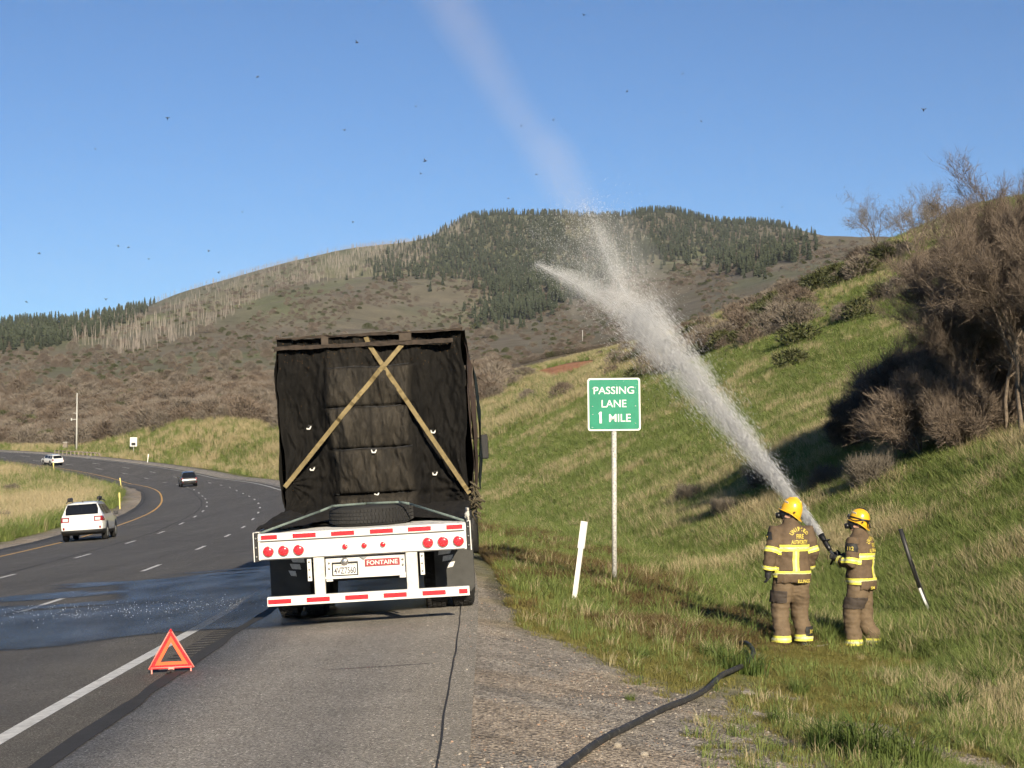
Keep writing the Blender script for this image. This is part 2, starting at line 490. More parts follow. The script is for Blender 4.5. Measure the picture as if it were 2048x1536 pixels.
# red soil scarp
sc_ = hit(1135, 738)
dxs, dys = (x_ - sc_.x) * .80 + (y_ - sc_.y) * .25, (x_ - sc_.x) * -.25 + (y_ - sc_.y) * .4
def scarp(x, y): return np.hypot((x - sc_.x) / (.0175 * sc_.y), (y - sc_.y) / (.10 * sc_.y))
rs = (1 - sstep(.8, 1.25, scarp(x_, y_) + (n1 - .5) * .9))
col = mixc(col, (.40, .195, .105), rs)
rgba = np.concatenate([col, np.clip(g_, 0, 1)[..., None]], -1).reshape(-1, 4).astype(np.float32)
rgba = np.concatenate([rgba, rgba[:1]])
at = gme.color_attributes.new('cover', 'FLOAT_COLOR', 'POINT')
at.data.foreach_set('color', rgba.ravel())

def gm(nt, b):
    L = nt.links.new
    a = N(nt, 'ShaderNodeVertexColor'); a.layer_name = 'cover'
    g = N(nt, 'ShaderNodeNewGeometry')
    n1 = N(nt, 'ShaderNodeTexNoise', Scale=1.6, Detail=8.0, Roughness=.7)
    n2 = N(nt, 'ShaderNodeTexNoise', Scale=.035, Detail=8.0, Roughness=.72)
    vo = N(nt, 'ShaderNodeTexVoronoi', Scale=42.0)
    for q in (n1, n2, vo): L(g.outputs['Position'], q.inputs['Vector'])
    m1 = N(nt, 'ShaderNodeMapRange'); m1.inputs['From Min'].default_value = .3; m1.inputs['From Max'].default_value = .7; m1.inputs['To Min'].default_value = .6; m1.inputs['To Max'].default_value = 1.35
    L(n1.outputs['Fac'], m1.inputs['Value'])
    m2 = N(nt, 'ShaderNodeMapRange'); m2.inputs['From Min'].default_value = .3; m2.inputs['From Max'].default_value = .7; m2.inputs['To Min'].default_value = .68; m2.inputs['To Max'].default_value = 1.3
    L(n2.outputs['Fac'], m2.inputs['Value'])
    mu = N(nt, 'ShaderNodeMath', operation='MULTIPLY'); L(m1.outputs[0], mu.inputs[0]); L(m2.outputs[0], mu.inputs[1])
    s1 = N(nt, 'ShaderNodeVectorMath', operation='SCALE'); L(a.outputs['Color'], s1.inputs[0]); L(mu.outputs[0], s1.inputs['Scale'])
    # pebbles where gravel lies
    hs = N(nt, 'ShaderNodeMapRange'); hs.inputs['To Min'].default_value = .45; hs.inputs['To Max'].default_value = 1.7
    sp = N(nt, 'ShaderNodeSeparateColor'); L(vo.outputs['Color'], sp.inputs[0]); L(sp.outputs[0], hs.inputs['Value'])
    s2 = N(nt, 'ShaderNodeVectorMath', operation='SCALE'); L(s1.outputs[0], s2.inputs[0]); L(hs.outputs[0], s2.inputs['Scale'])
    mx = N(nt, 'ShaderNodeMix', data_type='RGBA'); L(a.outputs['Alpha'], mx.inputs[0]); L(s1.outputs[0], mx.inputs[6]); L(s2.outputs[0], mx.inputs[7])
    L(mx.outputs[2], b.inputs['Base Color'])
    b.inputs['Roughness'].default_value = .95; b.inputs['Specular IOR Level'].default_value = .15
    ad = N(nt, 'ShaderNodeMath', operation='ADD'); L(n1.outputs['Fac'], ad.inputs[0]); L(vo.outputs['Distance'], ad.inputs[1])
    bp = N(nt, 'ShaderNodeBump', Strength=.7, Distance=.05); L(ad.outputs[0], bp.inputs['Height']); L(bp.outputs[0], b.inputs['Normal'])
ground = obj('ground', gme, ground_like('ground cover', gm))
tag(ground, 'grassy roadside, cut slope and wooded hills', kind='structure')

# ------------------------------------------------------------------ pavement
def strip(v0, v1, s0, s1, ds=1.0, nv=1, dz=0.0, skirt=0.0):
    s = np.arange(s0, s1 + ds * .5, ds)
    vv = np.linspace(v0, v1, nv + 1)
    S_, V_ = np.meshgrid(s, vv, indexing='ij')
    P = road_xyz(S_, V_, dz)
    if skirt:
        a = P[:, :1].copy(); a[..., 2] -= skirt; b = P[:, -1:].copy(); b[..., 2] -= skirt
        P = np.concatenate([a, P, b], 1)
    n, k = P.shape[:2]
    ix = np.arange(n * k).reshape(n, k)
    q = np.stack([ix[:-1, :-1], ix[:-1, 1:], ix[1:, 1:], ix[1:, :-1]], -1).reshape(-1, 4)
    return mesh_np('strip', P.reshape(-1, 3), q, smooth=False)

def asphalt(base, dark, scale=1.0, speck=.5, rumble=False):
    def f(nt, b):
        L = nt.links.new
        g = N(nt, 'ShaderNodeNewGeometry')
        vo = N(nt, 'ShaderNodeTexVoronoi', Scale=95.0 * scale)
        nf = N(nt, 'ShaderNodeTexNoise', Scale=.9, Detail=9.0, Roughness=.7)
        mp = N(nt, 'ShaderNodeMapping'); mp.inputs['Scale'].default_value = (1.2, .05, 1); mp.inputs['Rotation'].default_value = (0, 0, R(-1.2))
        ns = N(nt, 'ShaderNodeTexNoise', Scale=1.0, Detail=6.0, Roughness=.6)
        L(g.outputs['Position'], vo.inputs['Vector']); L(g.outputs['Position'], nf.inputs['Vector'])
        L(g.outputs['Position'], mp.inputs['Vector']); L(mp.outputs[0], ns.inputs['Vector'])
        sp = N(nt, 'ShaderNodeSeparateColor'); L(vo.outputs['Color'], sp.inputs[0])
        m1 = N(nt, 'ShaderNodeMapRange'); m1.inputs['To Min'].default_value = 1 - speck; m1.inputs['To Max'].default_value = 1 + speck; L(sp.outputs[0], m1.inputs['Value'])
        pw = N(nt, 'ShaderNodeMapRange'); pw.inputs['From Min'].default_value = .93; pw.inputs['To Max'].default_value = 1.6; L(sp.outputs[1], pw.inputs['Value'])
        ad = N(nt, 'ShaderNodeMath', operation='ADD'); L(m1.outputs[0], ad.inputs[0]); L(pw.outputs[0], ad.inputs[1])
        mx = N(nt, 'ShaderNodeMix', data_type='RGBA'); mx.inputs[6].default_value = (*base, 1); mx.inputs[7].default_value = (*dark, 1)
        av = N(nt, 'ShaderNodeMath', operation='ADD'); L(nf.outputs['Fac'], av.inputs[0]); L(ns.outputs['Fac'], av.inputs[1])
        m2 = N(nt, 'ShaderNodeMapRange'); m2.inputs['From Min'].default_value = .75; m2.inputs['From Max'].default_value = 1.25; L(av.outputs[0], m2.inputs['Value'])
        L(m2.outputs[0], mx.inputs[0])
        s1 = N(nt, 'ShaderNodeVectorMath', operation='SCALE'); L(mx.outputs[2], s1.inputs[0]); L(ad.outputs[0], s1.inputs['Scale'])
        L(s1.outputs[0], b.inputs['Base Color'])
        b.inputs['Roughness'].default_value = .85; b.inputs['Specular IOR Level'].default_value = .25
        bp = N(nt, 'ShaderNodeBump', Strength=.55, Distance=.006); L(vo.outputs['Distance'], bp.inputs['Height']); L(bp.outputs[0], b.inputs['Normal'])
    return f
M_road = ground_like('road asphalt', asphalt((.120, .114, .106), (.078, .075, .072), 1.0, .45))
M_shoulder = ground_like('shoulder asphalt', asphalt((.275, .252, .218), (.205, .188, .163), .8, .5))
M_seal = mat('tar seal', (.022, .022, .023), .9, noise=(3, .35), bump=(60, .4, .004))
M_white = mat('white road paint', (.62, .61, .57), .6, noise=(9, .28), bump=(90, .4, .004))
M_yellow = mat('yellow road paint', (.62, .36, .07), .6, noise=(7, .25), bump=(90, .4, .004))
VSEAM = .62
road = obj('road', strip(VL, VSEAM, -55, 450, 1.0, 8, 0, .28), M_road)
tag(road, 'dark asphalt highway curving left', kind='structure')
sh = obj('shoulder', strip(VSEAM, VR, -55, 450, 1.0, 3, .006, .28), M_shoulder)
tag(sh, 'rough grey asphalt shoulder', kind='structure')
for n__, a, b, m_ in (('edge_line', -.075, .075, M_white), ('centre_line', -3 * LW - .075, -3 * LW + .075, M_yellow)):
    obj(n__, strip(a, b, -55, 440, 1.0, 1, .005), m_, road)
for k in range(-3, 33):
    for a0, vc in ((42.6634, -2 * LW), (29.5014, -LW)):
        sd = a0 + 12.19 * k
        if 6 < sd < 430:
            obj('lane_dash', strip(vc - .06, vc + .06, sd - 1.55, sd + 1.55, .775, 1, .005), M_white, road)
# sealed joints
def wiggle(v0, amp, w, s0, s1, ds, dz, seed):
    s = np.arange(s0, s1, ds); o = (fbm(s / 3, s * 0 + seed, 3, seed) - .5) * amp; ww = w * (.6 + .8 * fbm(s / 1.3, s * 0 + 3, 2, seed + 4))
    a = road_xyz(s, v0 + o - ww / 2, dz); b = road_xyz(s, v0 + o + ww / 2, dz)
    P = np.stack([a, b], 1).reshape(-1, 3); n = len(s); ix = np.arange(2 * n).reshape(n, 2)
    return mesh_np('joint', P, np.stack([ix[:-1, 0], ix[:-1, 1], ix[1:, 1], ix[1:, 0]], -1))
obj('sealed_joint', wiggle(-2 * LW - .42, .12, .09, 5, 300, .5, .0045, 5), M_seal, road)
obj('sealed_joint', wiggle(VSEAM + .02, .10, .16, 3, 120, .12, .011, 9), M_seal, sh)
obj('sealed_joint', wiggle(VR - .22, .06, .016, 3, 60, .15, .011, 13), M_seal, sh)
obj('sealed_joint', wiggle(VL + .35, .15, .10, 30, 300, .5, .0045, 17), M_seal, road)

# ================================================================== vegetation
def hits(px, py, lo, hi, n=500):
    px = np.asarray(px, float); py = np.asarray(py, float)
    a, b = (px - 1024) / FPX, (768 - py) / FPX
    c, s = math.cos(PITCH), math.sin(PITCH)
    dx, dy, dz = a, c - b * s, s + b * c
    Ys = np.exp(np.linspace(math.log(lo), math.log(hi), n))
    X = (dx / dy)[:, None] * Ys[None]; Z = HCAM + (dz / dy)[:, None] * Ys[None]
    u = Z < ground_z(X, np.broadcast_to(Ys, X.shape))
    i = np.argmax(u, 1); ok = u.any(1)
    k = np.arange(len(px))
    x, y = X[k, i], Ys[i]
    return x, y, ground_z(x, y), ok

def scatter(name, P, rot, scl, ix, protos, label):
    me = bpy.data.meshes.new(name)
    me.vertices.add(len(P)); me.vertices.foreach_set('co', np.asarray(P, np.float32).ravel())
    for nm, ty, dat, key in (('rot', 'FLOAT_VECTOR', rot, 'vector'), ('scl', 'FLOAT_VECTOR', scl, 'vector'), ('ix', 'INT', ix, 'value')):
        at = me.attributes.new(nm, ty, 'POINT')
        at.data.foreach_set(key, np.asarray(dat, np.int32 if ty == 'INT' else np.float32).ravel())
    coll = bpy.data.collections.new(name + ' kinds')
    for i, p in enumerate(protos):
        o = bpy.data.objects.new('kind%02d' % i, p); coll.objects.link(o)
    ng = bpy.data.node_groups.new(name, 'GeometryNodeTree')
    ng.interface.new_socket('Geometry', in_out='INPUT', socket_type='NodeSocketGeometry')
    ng.interface.new_socket('Geometry', in_out='OUTPUT', socket_type='NodeSocketGeometry')
    gi, go = ng.nodes.new('NodeGroupInput'), ng.nodes.new('NodeGroupOutput')
    ip = ng.nodes.new('GeometryNodeInstanceOnPoints')
    ci = ng.nodes.new('GeometryNodeCollectionInfo'); ci.inputs['Collection'].default_value = coll
    ci.inputs['Separate Children'].default_value = True; ci.inputs['Reset Children'].default_value = True
    def na(nm, ty):
        q = ng.nodes.new('GeometryNodeInputNamedAttribute'); q.data_type = ty; q.inputs['Name'].default_value = nm
        return q.outputs['Attribute']
    er = ng.nodes.new('FunctionNodeEulerToRotation')
    L = ng.links.new
    L(gi.outputs[0], ip.inputs['Points']); L(ci.outputs[0], ip.inputs['Instance'])
    ip.inputs['Pick Instance'].default_value = True
    L(na('ix', 'INT'), ip.inputs['Instance Index'])
    L(na('rot', 'FLOAT_VECTOR'), er.inputs[0]); L(er.outputs[0], ip.inputs['Rotation'])
    L(na('scl', 'FLOAT_VECTOR'), ip.inputs['Scale'])
    L(ip.outputs[0], go.inputs[0])
    o = bpy.data.objects.new(name, me); COL.objects.link(o)
    md = o.modifiers.new('scatter', 'NODES'); md.node_group = ng
    return tag(o, label, kind='stuff')

def leafmat(name, c0, c1, rough=.6, trans=.3, tipcol=None):
    m = bpy.data.materials.new(name); m.use_nodes = True
    nt = m.node_tree; b = nt.nodes['Principled BSDF']; L = nt.links.new
    oi = N(nt, 'ShaderNodeObjectInfo')
    g = N(nt, 'ShaderNodeNewGeometry')
    mx = N(nt, 'ShaderNodeMix', data_type='RGBA'); mx.inputs[6].default_value = (*c0, 1); mx.inputs[7].default_value = (*c1, 1)
    rp = N(nt, 'ShaderNodeMath', operation='ADD'); L(oi.outputs['Random'], rp.inputs[0]); L(g.outputs['Random Per Island'], rp.inputs[1])
    hf = N(nt, 'ShaderNodeMath', operation='MULTIPLY'); L(rp.outputs[0], hf.inputs[0]); hf.inputs[1].default_value = .5
    L(hf.outputs[0], mx.inputs[0]); L(mx.outputs[2], b.inputs['Base Color'])
    b.inputs['Roughness'].default_value = rough; b.inputs['Specular IOR Level'].default_value = .3
    if trans:
        tr = N(nt, 'ShaderNodeBsdfTranslucent'); L(mx.outputs[2], tr.inputs['Color'])
        ms = N(nt, 'ShaderNodeMixShader'); ms.inputs[0].default_value = trans
        L(b.outputs[0], ms.inputs[1]); L(tr.outputs[0], ms.inputs[2]); L(ms.outputs[0], nt.nodes['Material Output'].inputs['Surface'])
    return m
M_grass = leafmat('green grass', (.110, .172, .038), (.25, .285, .092))
M_turf = leafmat('olive turf', (.17, .175, .045), (.25, .215, .07))
M_dry = leafmat('dry grass', (.36, .29, .155), (.54, .46, .28))
M_rust = leafmat('rusty weeds', (.125, .085, .040), (.20, .15, .065))
M_twig = leafmat('bare twigs', (.088, .068, .052), (.225, .178, .137), .8, 0)
M_twig_grey = leafmat('grey twigs', (.095, .082, .066), (.20, .172, .135), .8, 0)
M_bark = mat('oak bark', (.17, .135, .10), .9, noise=(9, .5), bump=(25, .8, .02))
M_conifer = leafmat('conifer needles', (.030, .042, .024), (.058, .070, .040), .7, 0)
M_dead = leafmat('dead trunks', (.19, .165, .14), (.33, .29, .25), .8, 0)
M_leaf = leafmat('shrub leaves', (.050, .060, .026), (.115, .120, .050), .6, .2)

def tuft(seed, n, rad, h0, h1, w, lean, mat_, curl=.35):
    rg = np.random.default_rng(seed); v, f = [], []
    for i in range(n):
        a = rg.uniform(0, 2 * math.pi); d = rad * math.sqrt(rg.uniform())
        bx, by = d * math.cos(a), d * math.sin(a)
        h = rg.uniform(h0, h1); la = a + rg.normal(0, .7); le = lean * rg.uniform(.3, 1.3) * h
        ca, sa = math.cos(la), math.sin(la); pa = la + math.pi / 2 + rg.normal(0, .5); wx, wy = math.cos(pa) * w / 2, math.sin(pa) * w / 2
        m = (bx + ca * le * .3, by + sa * le * .3, h * .6); t = (bx + ca * le * (1 + curl), by + sa * le * (1 + curl), h * (1 - .25 * lean * rg.uniform(0, 1)))
        k = len(v)
        v += [(bx - wx, by - wy, -.03), (bx + wx, by + wy, -.03), (m[0] + wx * .8, m[1] + wy * .8, m[2]), (m[0] - wx * .8, m[1] - wy * .8, m[2]), t]
        f += [(k, k + 1, k + 2, k + 3), (k + 3, k + 2, k + 4)]
    me = mesh_np('tuft', v, f); me.materials.append(mat_); return me

T_green = [tuft(i, 26, .13, .14, .34, .011, .55, M_grass) for i in range(4)]
T_dry = [tuft(20 + i, 18, .12, .20, .42, .009, .40, M_dry) for i in range(3)]
T_turf = [tuft(30 + i, 34, .16, .05, .13, .010, .8, M_turf) for i in range(3)]
T_rust = [tuft(40 + i, 30, .16, .08, .22, .010, .6, M_rust) for i in range(2)]
GP = T_green + T_dry + T_turf + T_rust        # 0-3 green, 4-6 dry, 7-9 turf, 10-11 rust

def rots(n, tilt=.15):
    return np.stack([RNG.normal(0, tilt, n), RNG.normal(0, tilt, n), RNG.uniform(0, 2 * math.pi, n)], -1)

def grass_zone(n, a0, a1, r0, r1, test):
    th = RNG.uniform(R(a0), R(a1), n); r = np.exp(RNG.uniform(math.log(r0), math.log(r1), n))
    x, y = r * np.sin(th), r * np.cos(th)
    s, v = road_sv(x, y)
    keep, kind, sc = test(x, y, s, v, r)
    x, y, r, kind, sc = x[keep], y[keep], r[keep], kind[keep], sc[keep]
    return np.stack([x, y, ground_z(x, y) - .01], -1), kind, sc

def pickk(n, lo, hi): return RNG.integers(lo, hi, n)
HOSE_PX = ((1110, 1560), (1150, 1528), (1205, 1488), (1262, 1458), (1330, 1424), (1375, 1406), (1412, 1386), (1442, 1368), (1466, 1356), (1494, 1341), (1507, 1318), (1494, 1300), (1476, 1292))
HOSE_G = np.array([tuple(hit(*q, 6, 40)) for q in HOSE_PX])
_hf = np.linspace(0, len(HOSE_G) - 1, 90); HOSE_F = np.stack([np.interp(_hf, np.arange(len(HOSE_G)), HOSE_G[:, k]) for k in (0, 1)], -1)
def zone_right(x, y, s, v, r):
    n = len(x)
    n1 = fbm(x / 5, y / 5, 4, 41); n2 = fbm(x / 28, y / 28, 4, 51); n4 = fbm(x / 1.1, y / 1.1, 3, 71); n5 = fbm(x / 2.3 + 4, y / 2.3, 3, 91)
    edge = v + (n4 - .5) * 1.1 + (n1 - .5) * .7 + sstep(15, 23, s) * 1.3 + sstep(26, 32, s) * .6 - (1 - sstep(13, 19, s)) * .95
    dens = sstep(5.0, 6.2, edge)
    dens = np.where((v > 5.2) & (edge < 5.6), np.maximum(dens, .05), dens)
    # the trodden gravel tongue right of the hose
    dens = dens * (1 - .96 * tongue(x, y) * sstep(.26, .42, n4))
    keep = (RNG.uniform(size=n) < dens) & (v > 4.0) & (v < 130)
    kind = pickk(n, 0, 4)
    dry = sstep(.50, .64, n1 * .45 + n2 * .3 + n5 * .25) * .5 + .05 + .45 * sstep(9.5, 12, v) * (1 - sstep(50, 90, r)) * sstep(.36, .56, n5)
    kind = np.where(RNG.uniform(size=n) < dry, pickk(n, 4, 7), kind)
    turf = (1 - sstep(7.6, 8.6, v + (n4 - .5))) * sstep(13, 17, y)
    kind = np.where(RNG.uniform(size=n) < turf * .92, pickk(n, 7, 10), kind)
    rust = turf * sstep(.48, .58, n5) * sstep(20, 22, y)
    kind = np.where(RNG.uniform(size=n) < rust * .6, pickk(n, 10, 12), kind)
    sc = (.50 + .45 * RNG.uniform(size=n)) * np.clip((r / 22) ** .25, .8, 1.5)
    sc = sc * (1 + .15 * sstep(9, 12, v)) * (.6 + .8 * n5)
    near = 1 - sstep(15, 19, r)
    low_ = (1 - sstep(20.5, 22.5, y)) * (1 - sstep(8.0, 10.5, v + (n1 - .5) * 3))
    kind = np.where(RNG.uniform(size=n) < low_ * .62, pickk(n, 7, 10), kind); sc = sc * (1 - .2 * low_)
    sc = sc * (1 - .30 * near)
    kind = np.where((RNG.uniform(size=n) < near * .5) & (kind > 3) & (kind < 7), pickk(n, 0, 4), kind)
    kind = np.where(RNG.uniform(size=n) < near * .35 * (n5 > .5), pickk(n, 7, 10), kind)
    keep &= RNG.uniform(size=n) > near * .45 * sstep(.5, .62, n4)
    feet_ = 1 - sstep(.6, 1.0, np.hypot((x - 4.05) / 1.5, (y - 21.4) / 1.9))          # trodden grass where the firefighters stand
    kind = np.where(RNG.uniform(size=n) < feet_ * .9, pickk(n, 7, 10), kind); sc = sc * (1 - .35 * feet_)
    nr_ = np.where(r < 24)[0]
    dh = np.min(np.hypot(x[nr_, None] - HOSE_F[None, :, 0], (y[nr_, None] + .35 - HOSE_F[None, :, 1]) / 2.2), 1)
    keep[nr_] &= (dh > .22) | (RNG.uniform(size=len(nr_)) < .06)
    keep &= scarp(x, y) > 1.0
    return keep, kind, sc
P1, K1, S1 = grass_zone(410000, -4.2, 21.0, 8.5, 200, zone_right)
def zone_med(x, y, s, v, r):
    n = len(x); n1 = fbm(x / 5, y / 5, 4, 41); n2 = fbm(x / 28, y / 28, 4, 51)
    keep = v < VL - 1.6 - .8 * fbm(x / 1.5, y / 1.5, 2, 5)
    dry = .35 + .6 * sstep(.42, .56, n1 * .4 + n2 * .6)
    dry = dry * sstep(1.5, 5.5, VL - v)
    kind = np.where(RNG.uniform(size=n) < dry, pickk(n, 4, 7), pickk(n, 0, 4))
    return keep, kind, (1.3 + .8 * RNG.uniform(size=n)) * np.clip((r / 60) ** .4, .8, 2)
P2, K2, S2 = grass_zone(60000, -17.5, -8, 45, 330, zone_med)
def zone_far(x, y, s, v, r):
    n = len(x); n1 = fbm(x / 5, y / 5, 4, 41); n2 = fbm(x / 28, y / 28, 4, 51)
    keep = (scarp(x, y) > 1.0) & (v > 6.5 + 1.5 * n1) & (v < np.where(np.arctan2(x, y) > -.06, 150, 30))
    kind = np.where(RNG.uniform(size=n) < .25 + .5 * sstep(.42, .58, n1), pickk(n, 4, 7), pickk(n, 0, 4))
    return keep, kind, (2.2 + 1.2 * RNG.uniform(size=n))
P3, K3, S3 = grass_zone(120000, -17.5, 7, 170, 460, zone_far)
for nm, P, K, S, lb in (('roadside_grass', P1, K1, S1, 'green and tan grass covering the verge and the cut slope'), ('median_grass', P2, K2, S2, 'straw coloured grass of the median inside the curve'), ('far_bank_grass', P3, K3, S3, 'short grass on the bank beyond the curve')):
    scatter(nm, P, rots(len(P)), np.stack([S, S, S * RNG.uniform(.8, 1.2, len(S))], -1), K, GP, lb)

# ---- twiggy scrub oak: branching stems with sprays of bare twigs
def perp(d, rg):
    a = Vector(rg.normal(size=3)); p = a - d * a.dot(d)
    return p.normalized() if p.length > 1e-6 else Vector((1, 0, 0))
def oak(seed, height, spread, stems, levels=4, sprays=30, tw=.010, tl=.42, up=.25, low=.25, sub=3):
    rg = np.random.default_rng(seed)
    tb = MB(); tips = []
    def grow(p, d, length, rad, lev):
        n = 4; pts = [p.copy()]; rads = [rad]
        for i in range(n):
            d = (d + Vector(rg.normal(0, .13, 3)) + Vector((0, 0, up * .12))).normalized()
            p = p + d * (length / n); pts.append(p.copy()); rads.append(rad * (1 - .45 * (i + 1) / n))
        tb.tube(pts, rads, 6 if lev < 2 else 4, False)
        if lev >= 1:
            for q in pts[1:]:
                if q.z > low * height: tips.append((q, d))
        if lev >= levels: return
        for k in range(3 if lev else 4):
            q = pts[rg.integers(2, n + 1)] if k else pts[-1]
            nd = (d + perp(d, rg) * rg.uniform(.45, 1.05) + Vector((0, 0, up * .4))).normalized()
            grow(q, nd, length * rg.uniform(.55, .82), rads[-1] * .8, lev + 1)
    for k in range(stems):
        a = 2 * math.pi * k / stems + rg.uniform(0, .9); rr_ = spread * .16 * math.sqrt(rg.uniform(.1, 1))
        p = Vector((math.cos(a) * rr_, math.sin(a) * rr_, -.15))
        d = Vector((math.cos(a) * rg.uniform(.05, .45) * spread / height * 1.3, math.sin(a) * rg.uniform(.05, .45) * spread / height * 1.3, 1)).normalized()
        grow(p, d, height * rg.uniform(.30, .42), height * .013 * rg.uniform(.7, 1.3), 0)
    tr = tb.mesh('trunk')
    # sprays
    tp = np.array([t[0] for t in tips]); td = np.array([t[1] for t in tips])
    k = rg.integers(0, len(tp), sprays * len(tp))
    o = tp[k] + rg.normal(0, .05, (len(k), 3))
    d = td[k] * .8 + rg.normal(0, .55, (len(k), 3)) + np.array([0, 0, up]); d /= np.linalg.norm(d, axis=1)[:, None]
    l = tl * rg.uniform(.35, 1.1, len(k))
    O, D, Ln = [o], [d], [l]
    for j in range(sub):
        t = rg.uniform(.3, .9, len(k))
        O.append(o + d * (l * t)[:, None]); q = d + rg.normal(0, .5, d.shape); D.append(q / np.linalg.norm(q, axis=1)[:, None]); Ln.append(l * rg.uniform(.3, .6, len(k)))
    O, D, Ln = np.concatenate(O), np.concatenate(D), np.concatenate(Ln)
    sd = np.cross(D, rg.normal(size=D.shape)); sd /= np.linalg.norm(sd, axis=1)[:, None] + 1e-9
    w = tw * rg.uniform(.6, 1.3, len(O))[:, None]
    Vv = np.stack([O - sd * w / 2, O + sd * w / 2, O + D * Ln[:, None] + np.array([0, 0, .03])], 1).reshape(-1, 3)
    F = np.arange(len(Vv)).reshape(-1, 3)
    cr = mesh_np('crown', Vv, F)
    return tr, cr
def oak_thing(name, meshes, matt, loc, rz, sc, label, cat, group=None, tilt=(0, 0)):
    e = empty(name, loc, rz); e.scale = sc; e.rotation_euler = (tilt[0], tilt[1], rz)
    for nm, me in zip(('trunk', 'crown'), meshes):
        o = bpy.data.objects.new(nm, me); link(o, e)
        if not me.materials: me.materials.append(M_bark if nm == 'trunk' else matt)
    return tag(e, label, cat, group)
OAK_A = oak(1, 6.6, 4.2, 6, 3, 22, .0085, .46, .30, .16, 3)
OAK_B = oak(2, 5.4, 4.6, 6, 3, 20, .0085, .44, .25, .05, 3)
OAK_C = oak(3, 2.0, 2.6, 8, 2, 34, .0075, .40, .30, .0, 3)
OAK_D = oak(4, 4.2, 4.2, 4, 3, 3, .012, .42, .15, .25, 2)
OAK_E = oak(5, 1.3, 1.5, 9, 1, 30, .008, .40, .30, .0, 2)
def place(px, py, lo=5, hi=3200): return hit(px, py, lo, hi)
oaks = [  # px, py of the base, kind, scale, label
    (2030, 876, OAK_A, .90, 'tall brown leafless oak with pale trunks, topmost of the roadside thicket'),
    (2105, 858, OAK_A, 1.0, 'tall bare oak at the uphill end of the roadside thicket'),
    (1968, 884, OAK_B, .76, 'bare brown oak leaning over the green slope from the thicket'),
    (2060, 820, OAK_B, .95, 'bare oak standing behind the pale trunks of the thicket'),
    (2000, 850, OAK_A, .86, 'bare oak filling the middle of the roadside thicket'),
    (2055, 838, OAK_A, .95, 'bare oak behind the thicket with its top against the sky'),
    (1880, 908, OAK_C, 1.45, 'low brown twig bush in front of the thicket trunks'),
    (1950, 898, OAK_C, 1.25, 'small twig bush under the tallest thicket oak'),
    (1862, 850, OAK_C, 1.7, 'rounded brown bush at the foot of the leaning oak'),
    (1765, 885, OAK_C, 1.15, 'dark twig bush in the thicket\'s long shadow'),
    (1708, 905, OAK_C, .90, 'dark low bush at the tip of the thicket\'s shadow'),
]
k = 0
for px, py, m_, s_, lb in oaks:
    p = place(px, py); k += 1
    oak_thing('scrub_oak', m_, M_twig, p - Vector((0, 0, .1)), 1.3 * k, (s_, s_, s_), lb, 'tree')
for j, (px, py, s_, lb) in enumerate([
        (1738, 985, 1.0, 'dry grey-brown twig shrub in sunlight below the dark bush'), (1655, 985, .8, 'thin dry shrub with pale stalks behind the yellow helmets'),
        (1530, 985, .9, 'reddish dry shrub behind the water jet beside the helmet'), (1380, 1010, .8, 'small dry shrub on the slope behind the signpost'),
        (1450, 1040, .7, 'low dry shrub between the signpost and the firefighters')]):
    p = place(px, py)
    oak_thing('dry_shrub', OAK_E, M_twig_grey, p, j * 1.1, (s_, s_, s_), lb, 'shrub')
for j, (px, py, m_, s_, lb) in enumerate([
        (1790, 512, OAK_D, 1.75, 'bare spreading oak against the sky on the crest'), (1840, 505, OAK_D, 1.45, 'smaller bare oak beside the spreading one on the crest'),
        (1905, 500, OAK_D, 1.35, 'bare oak on the crest just left of the tall thicket'), (1955, 492, OAK_D, 1.2, 'bare oak on the crest half hidden by the tall thicket')]):
    p = place(px, py, 60, 400)
    oak_thing('crest_oak', m_, M_twig_grey, p - Vector((0, 0, .2)), j * 2.2, (s_,) * 3, lb, 'tree')

# brush on the upper slope, scrub belt beyond the curve, mountain woods: masses nobody could count
def proto_mesh(me, *mats):
    me = me.copy(); me.materials.clear()
    for m_ in mats: me.materials.append(m_)
    return me
def bushes(seed, n, h, w, matt, tw, cone=False):
    rg = np.random.default_rng(seed)
    a = rg.uniform(0, 2 * math.pi, n); rr_ = np.sqrt(rg.uniform(0, 1, n)); zz = rg.uniform(0, 1, n) ** .8
    prof = np.sqrt(np.clip(1 - (zz * 1.9 - .8) ** 2 * .9, .08, 1)) if not cone else (1 - zz)
    O = np.stack([np.cos(a) * rr_ * w / 2 * prof, np.sin(a) * rr_ * w / 2 * prof, zz * h], -1)
    D = np.stack([np.cos(a) * rr_ * .8, np.sin(a) * rr_ * .8, .55 + .3 * rg.uniform(size=n)], -1) + rg.normal(0, .45, (n, 3))
    D /= np.linalg.norm(D, axis=1)[:, None]
    sd = np.cross(D, rg.normal(size=D.shape)); sd /= np.linalg.norm(sd, axis=1)[:, None] + 1e-9
    l = h * .26 * rg.uniform(.5, 1.3, n)[:, None]; t = tw * rg.uniform(.5, 1.3, n)[:, None]
    Vv = np.stack([O - sd * t, O + sd * t, O + D * l], 1).reshape(-1, 3)
    me = mesh_np('bush', Vv, np.arange(len(Vv)).reshape(-1, 3)); me.materials.append(matt); return me
M_twig_far = leafmat('pale scrub twigs', (.115, .097, .078), (.25, .213, .172), .8, 0)
M_twig_far2 = leafmat('brown scrub twigs', (.095, .074, .058), (.205, .162, .125), .8, 0)
B_far = [bushes(60 + i, 1200, 1, 1.25, M_twig_far if i % 2 else M_twig_far2, .013) for i in range(4)] + [bushes(70 + i, 520, .9, 1.2, M_leaf, .035) for i in range(2)]
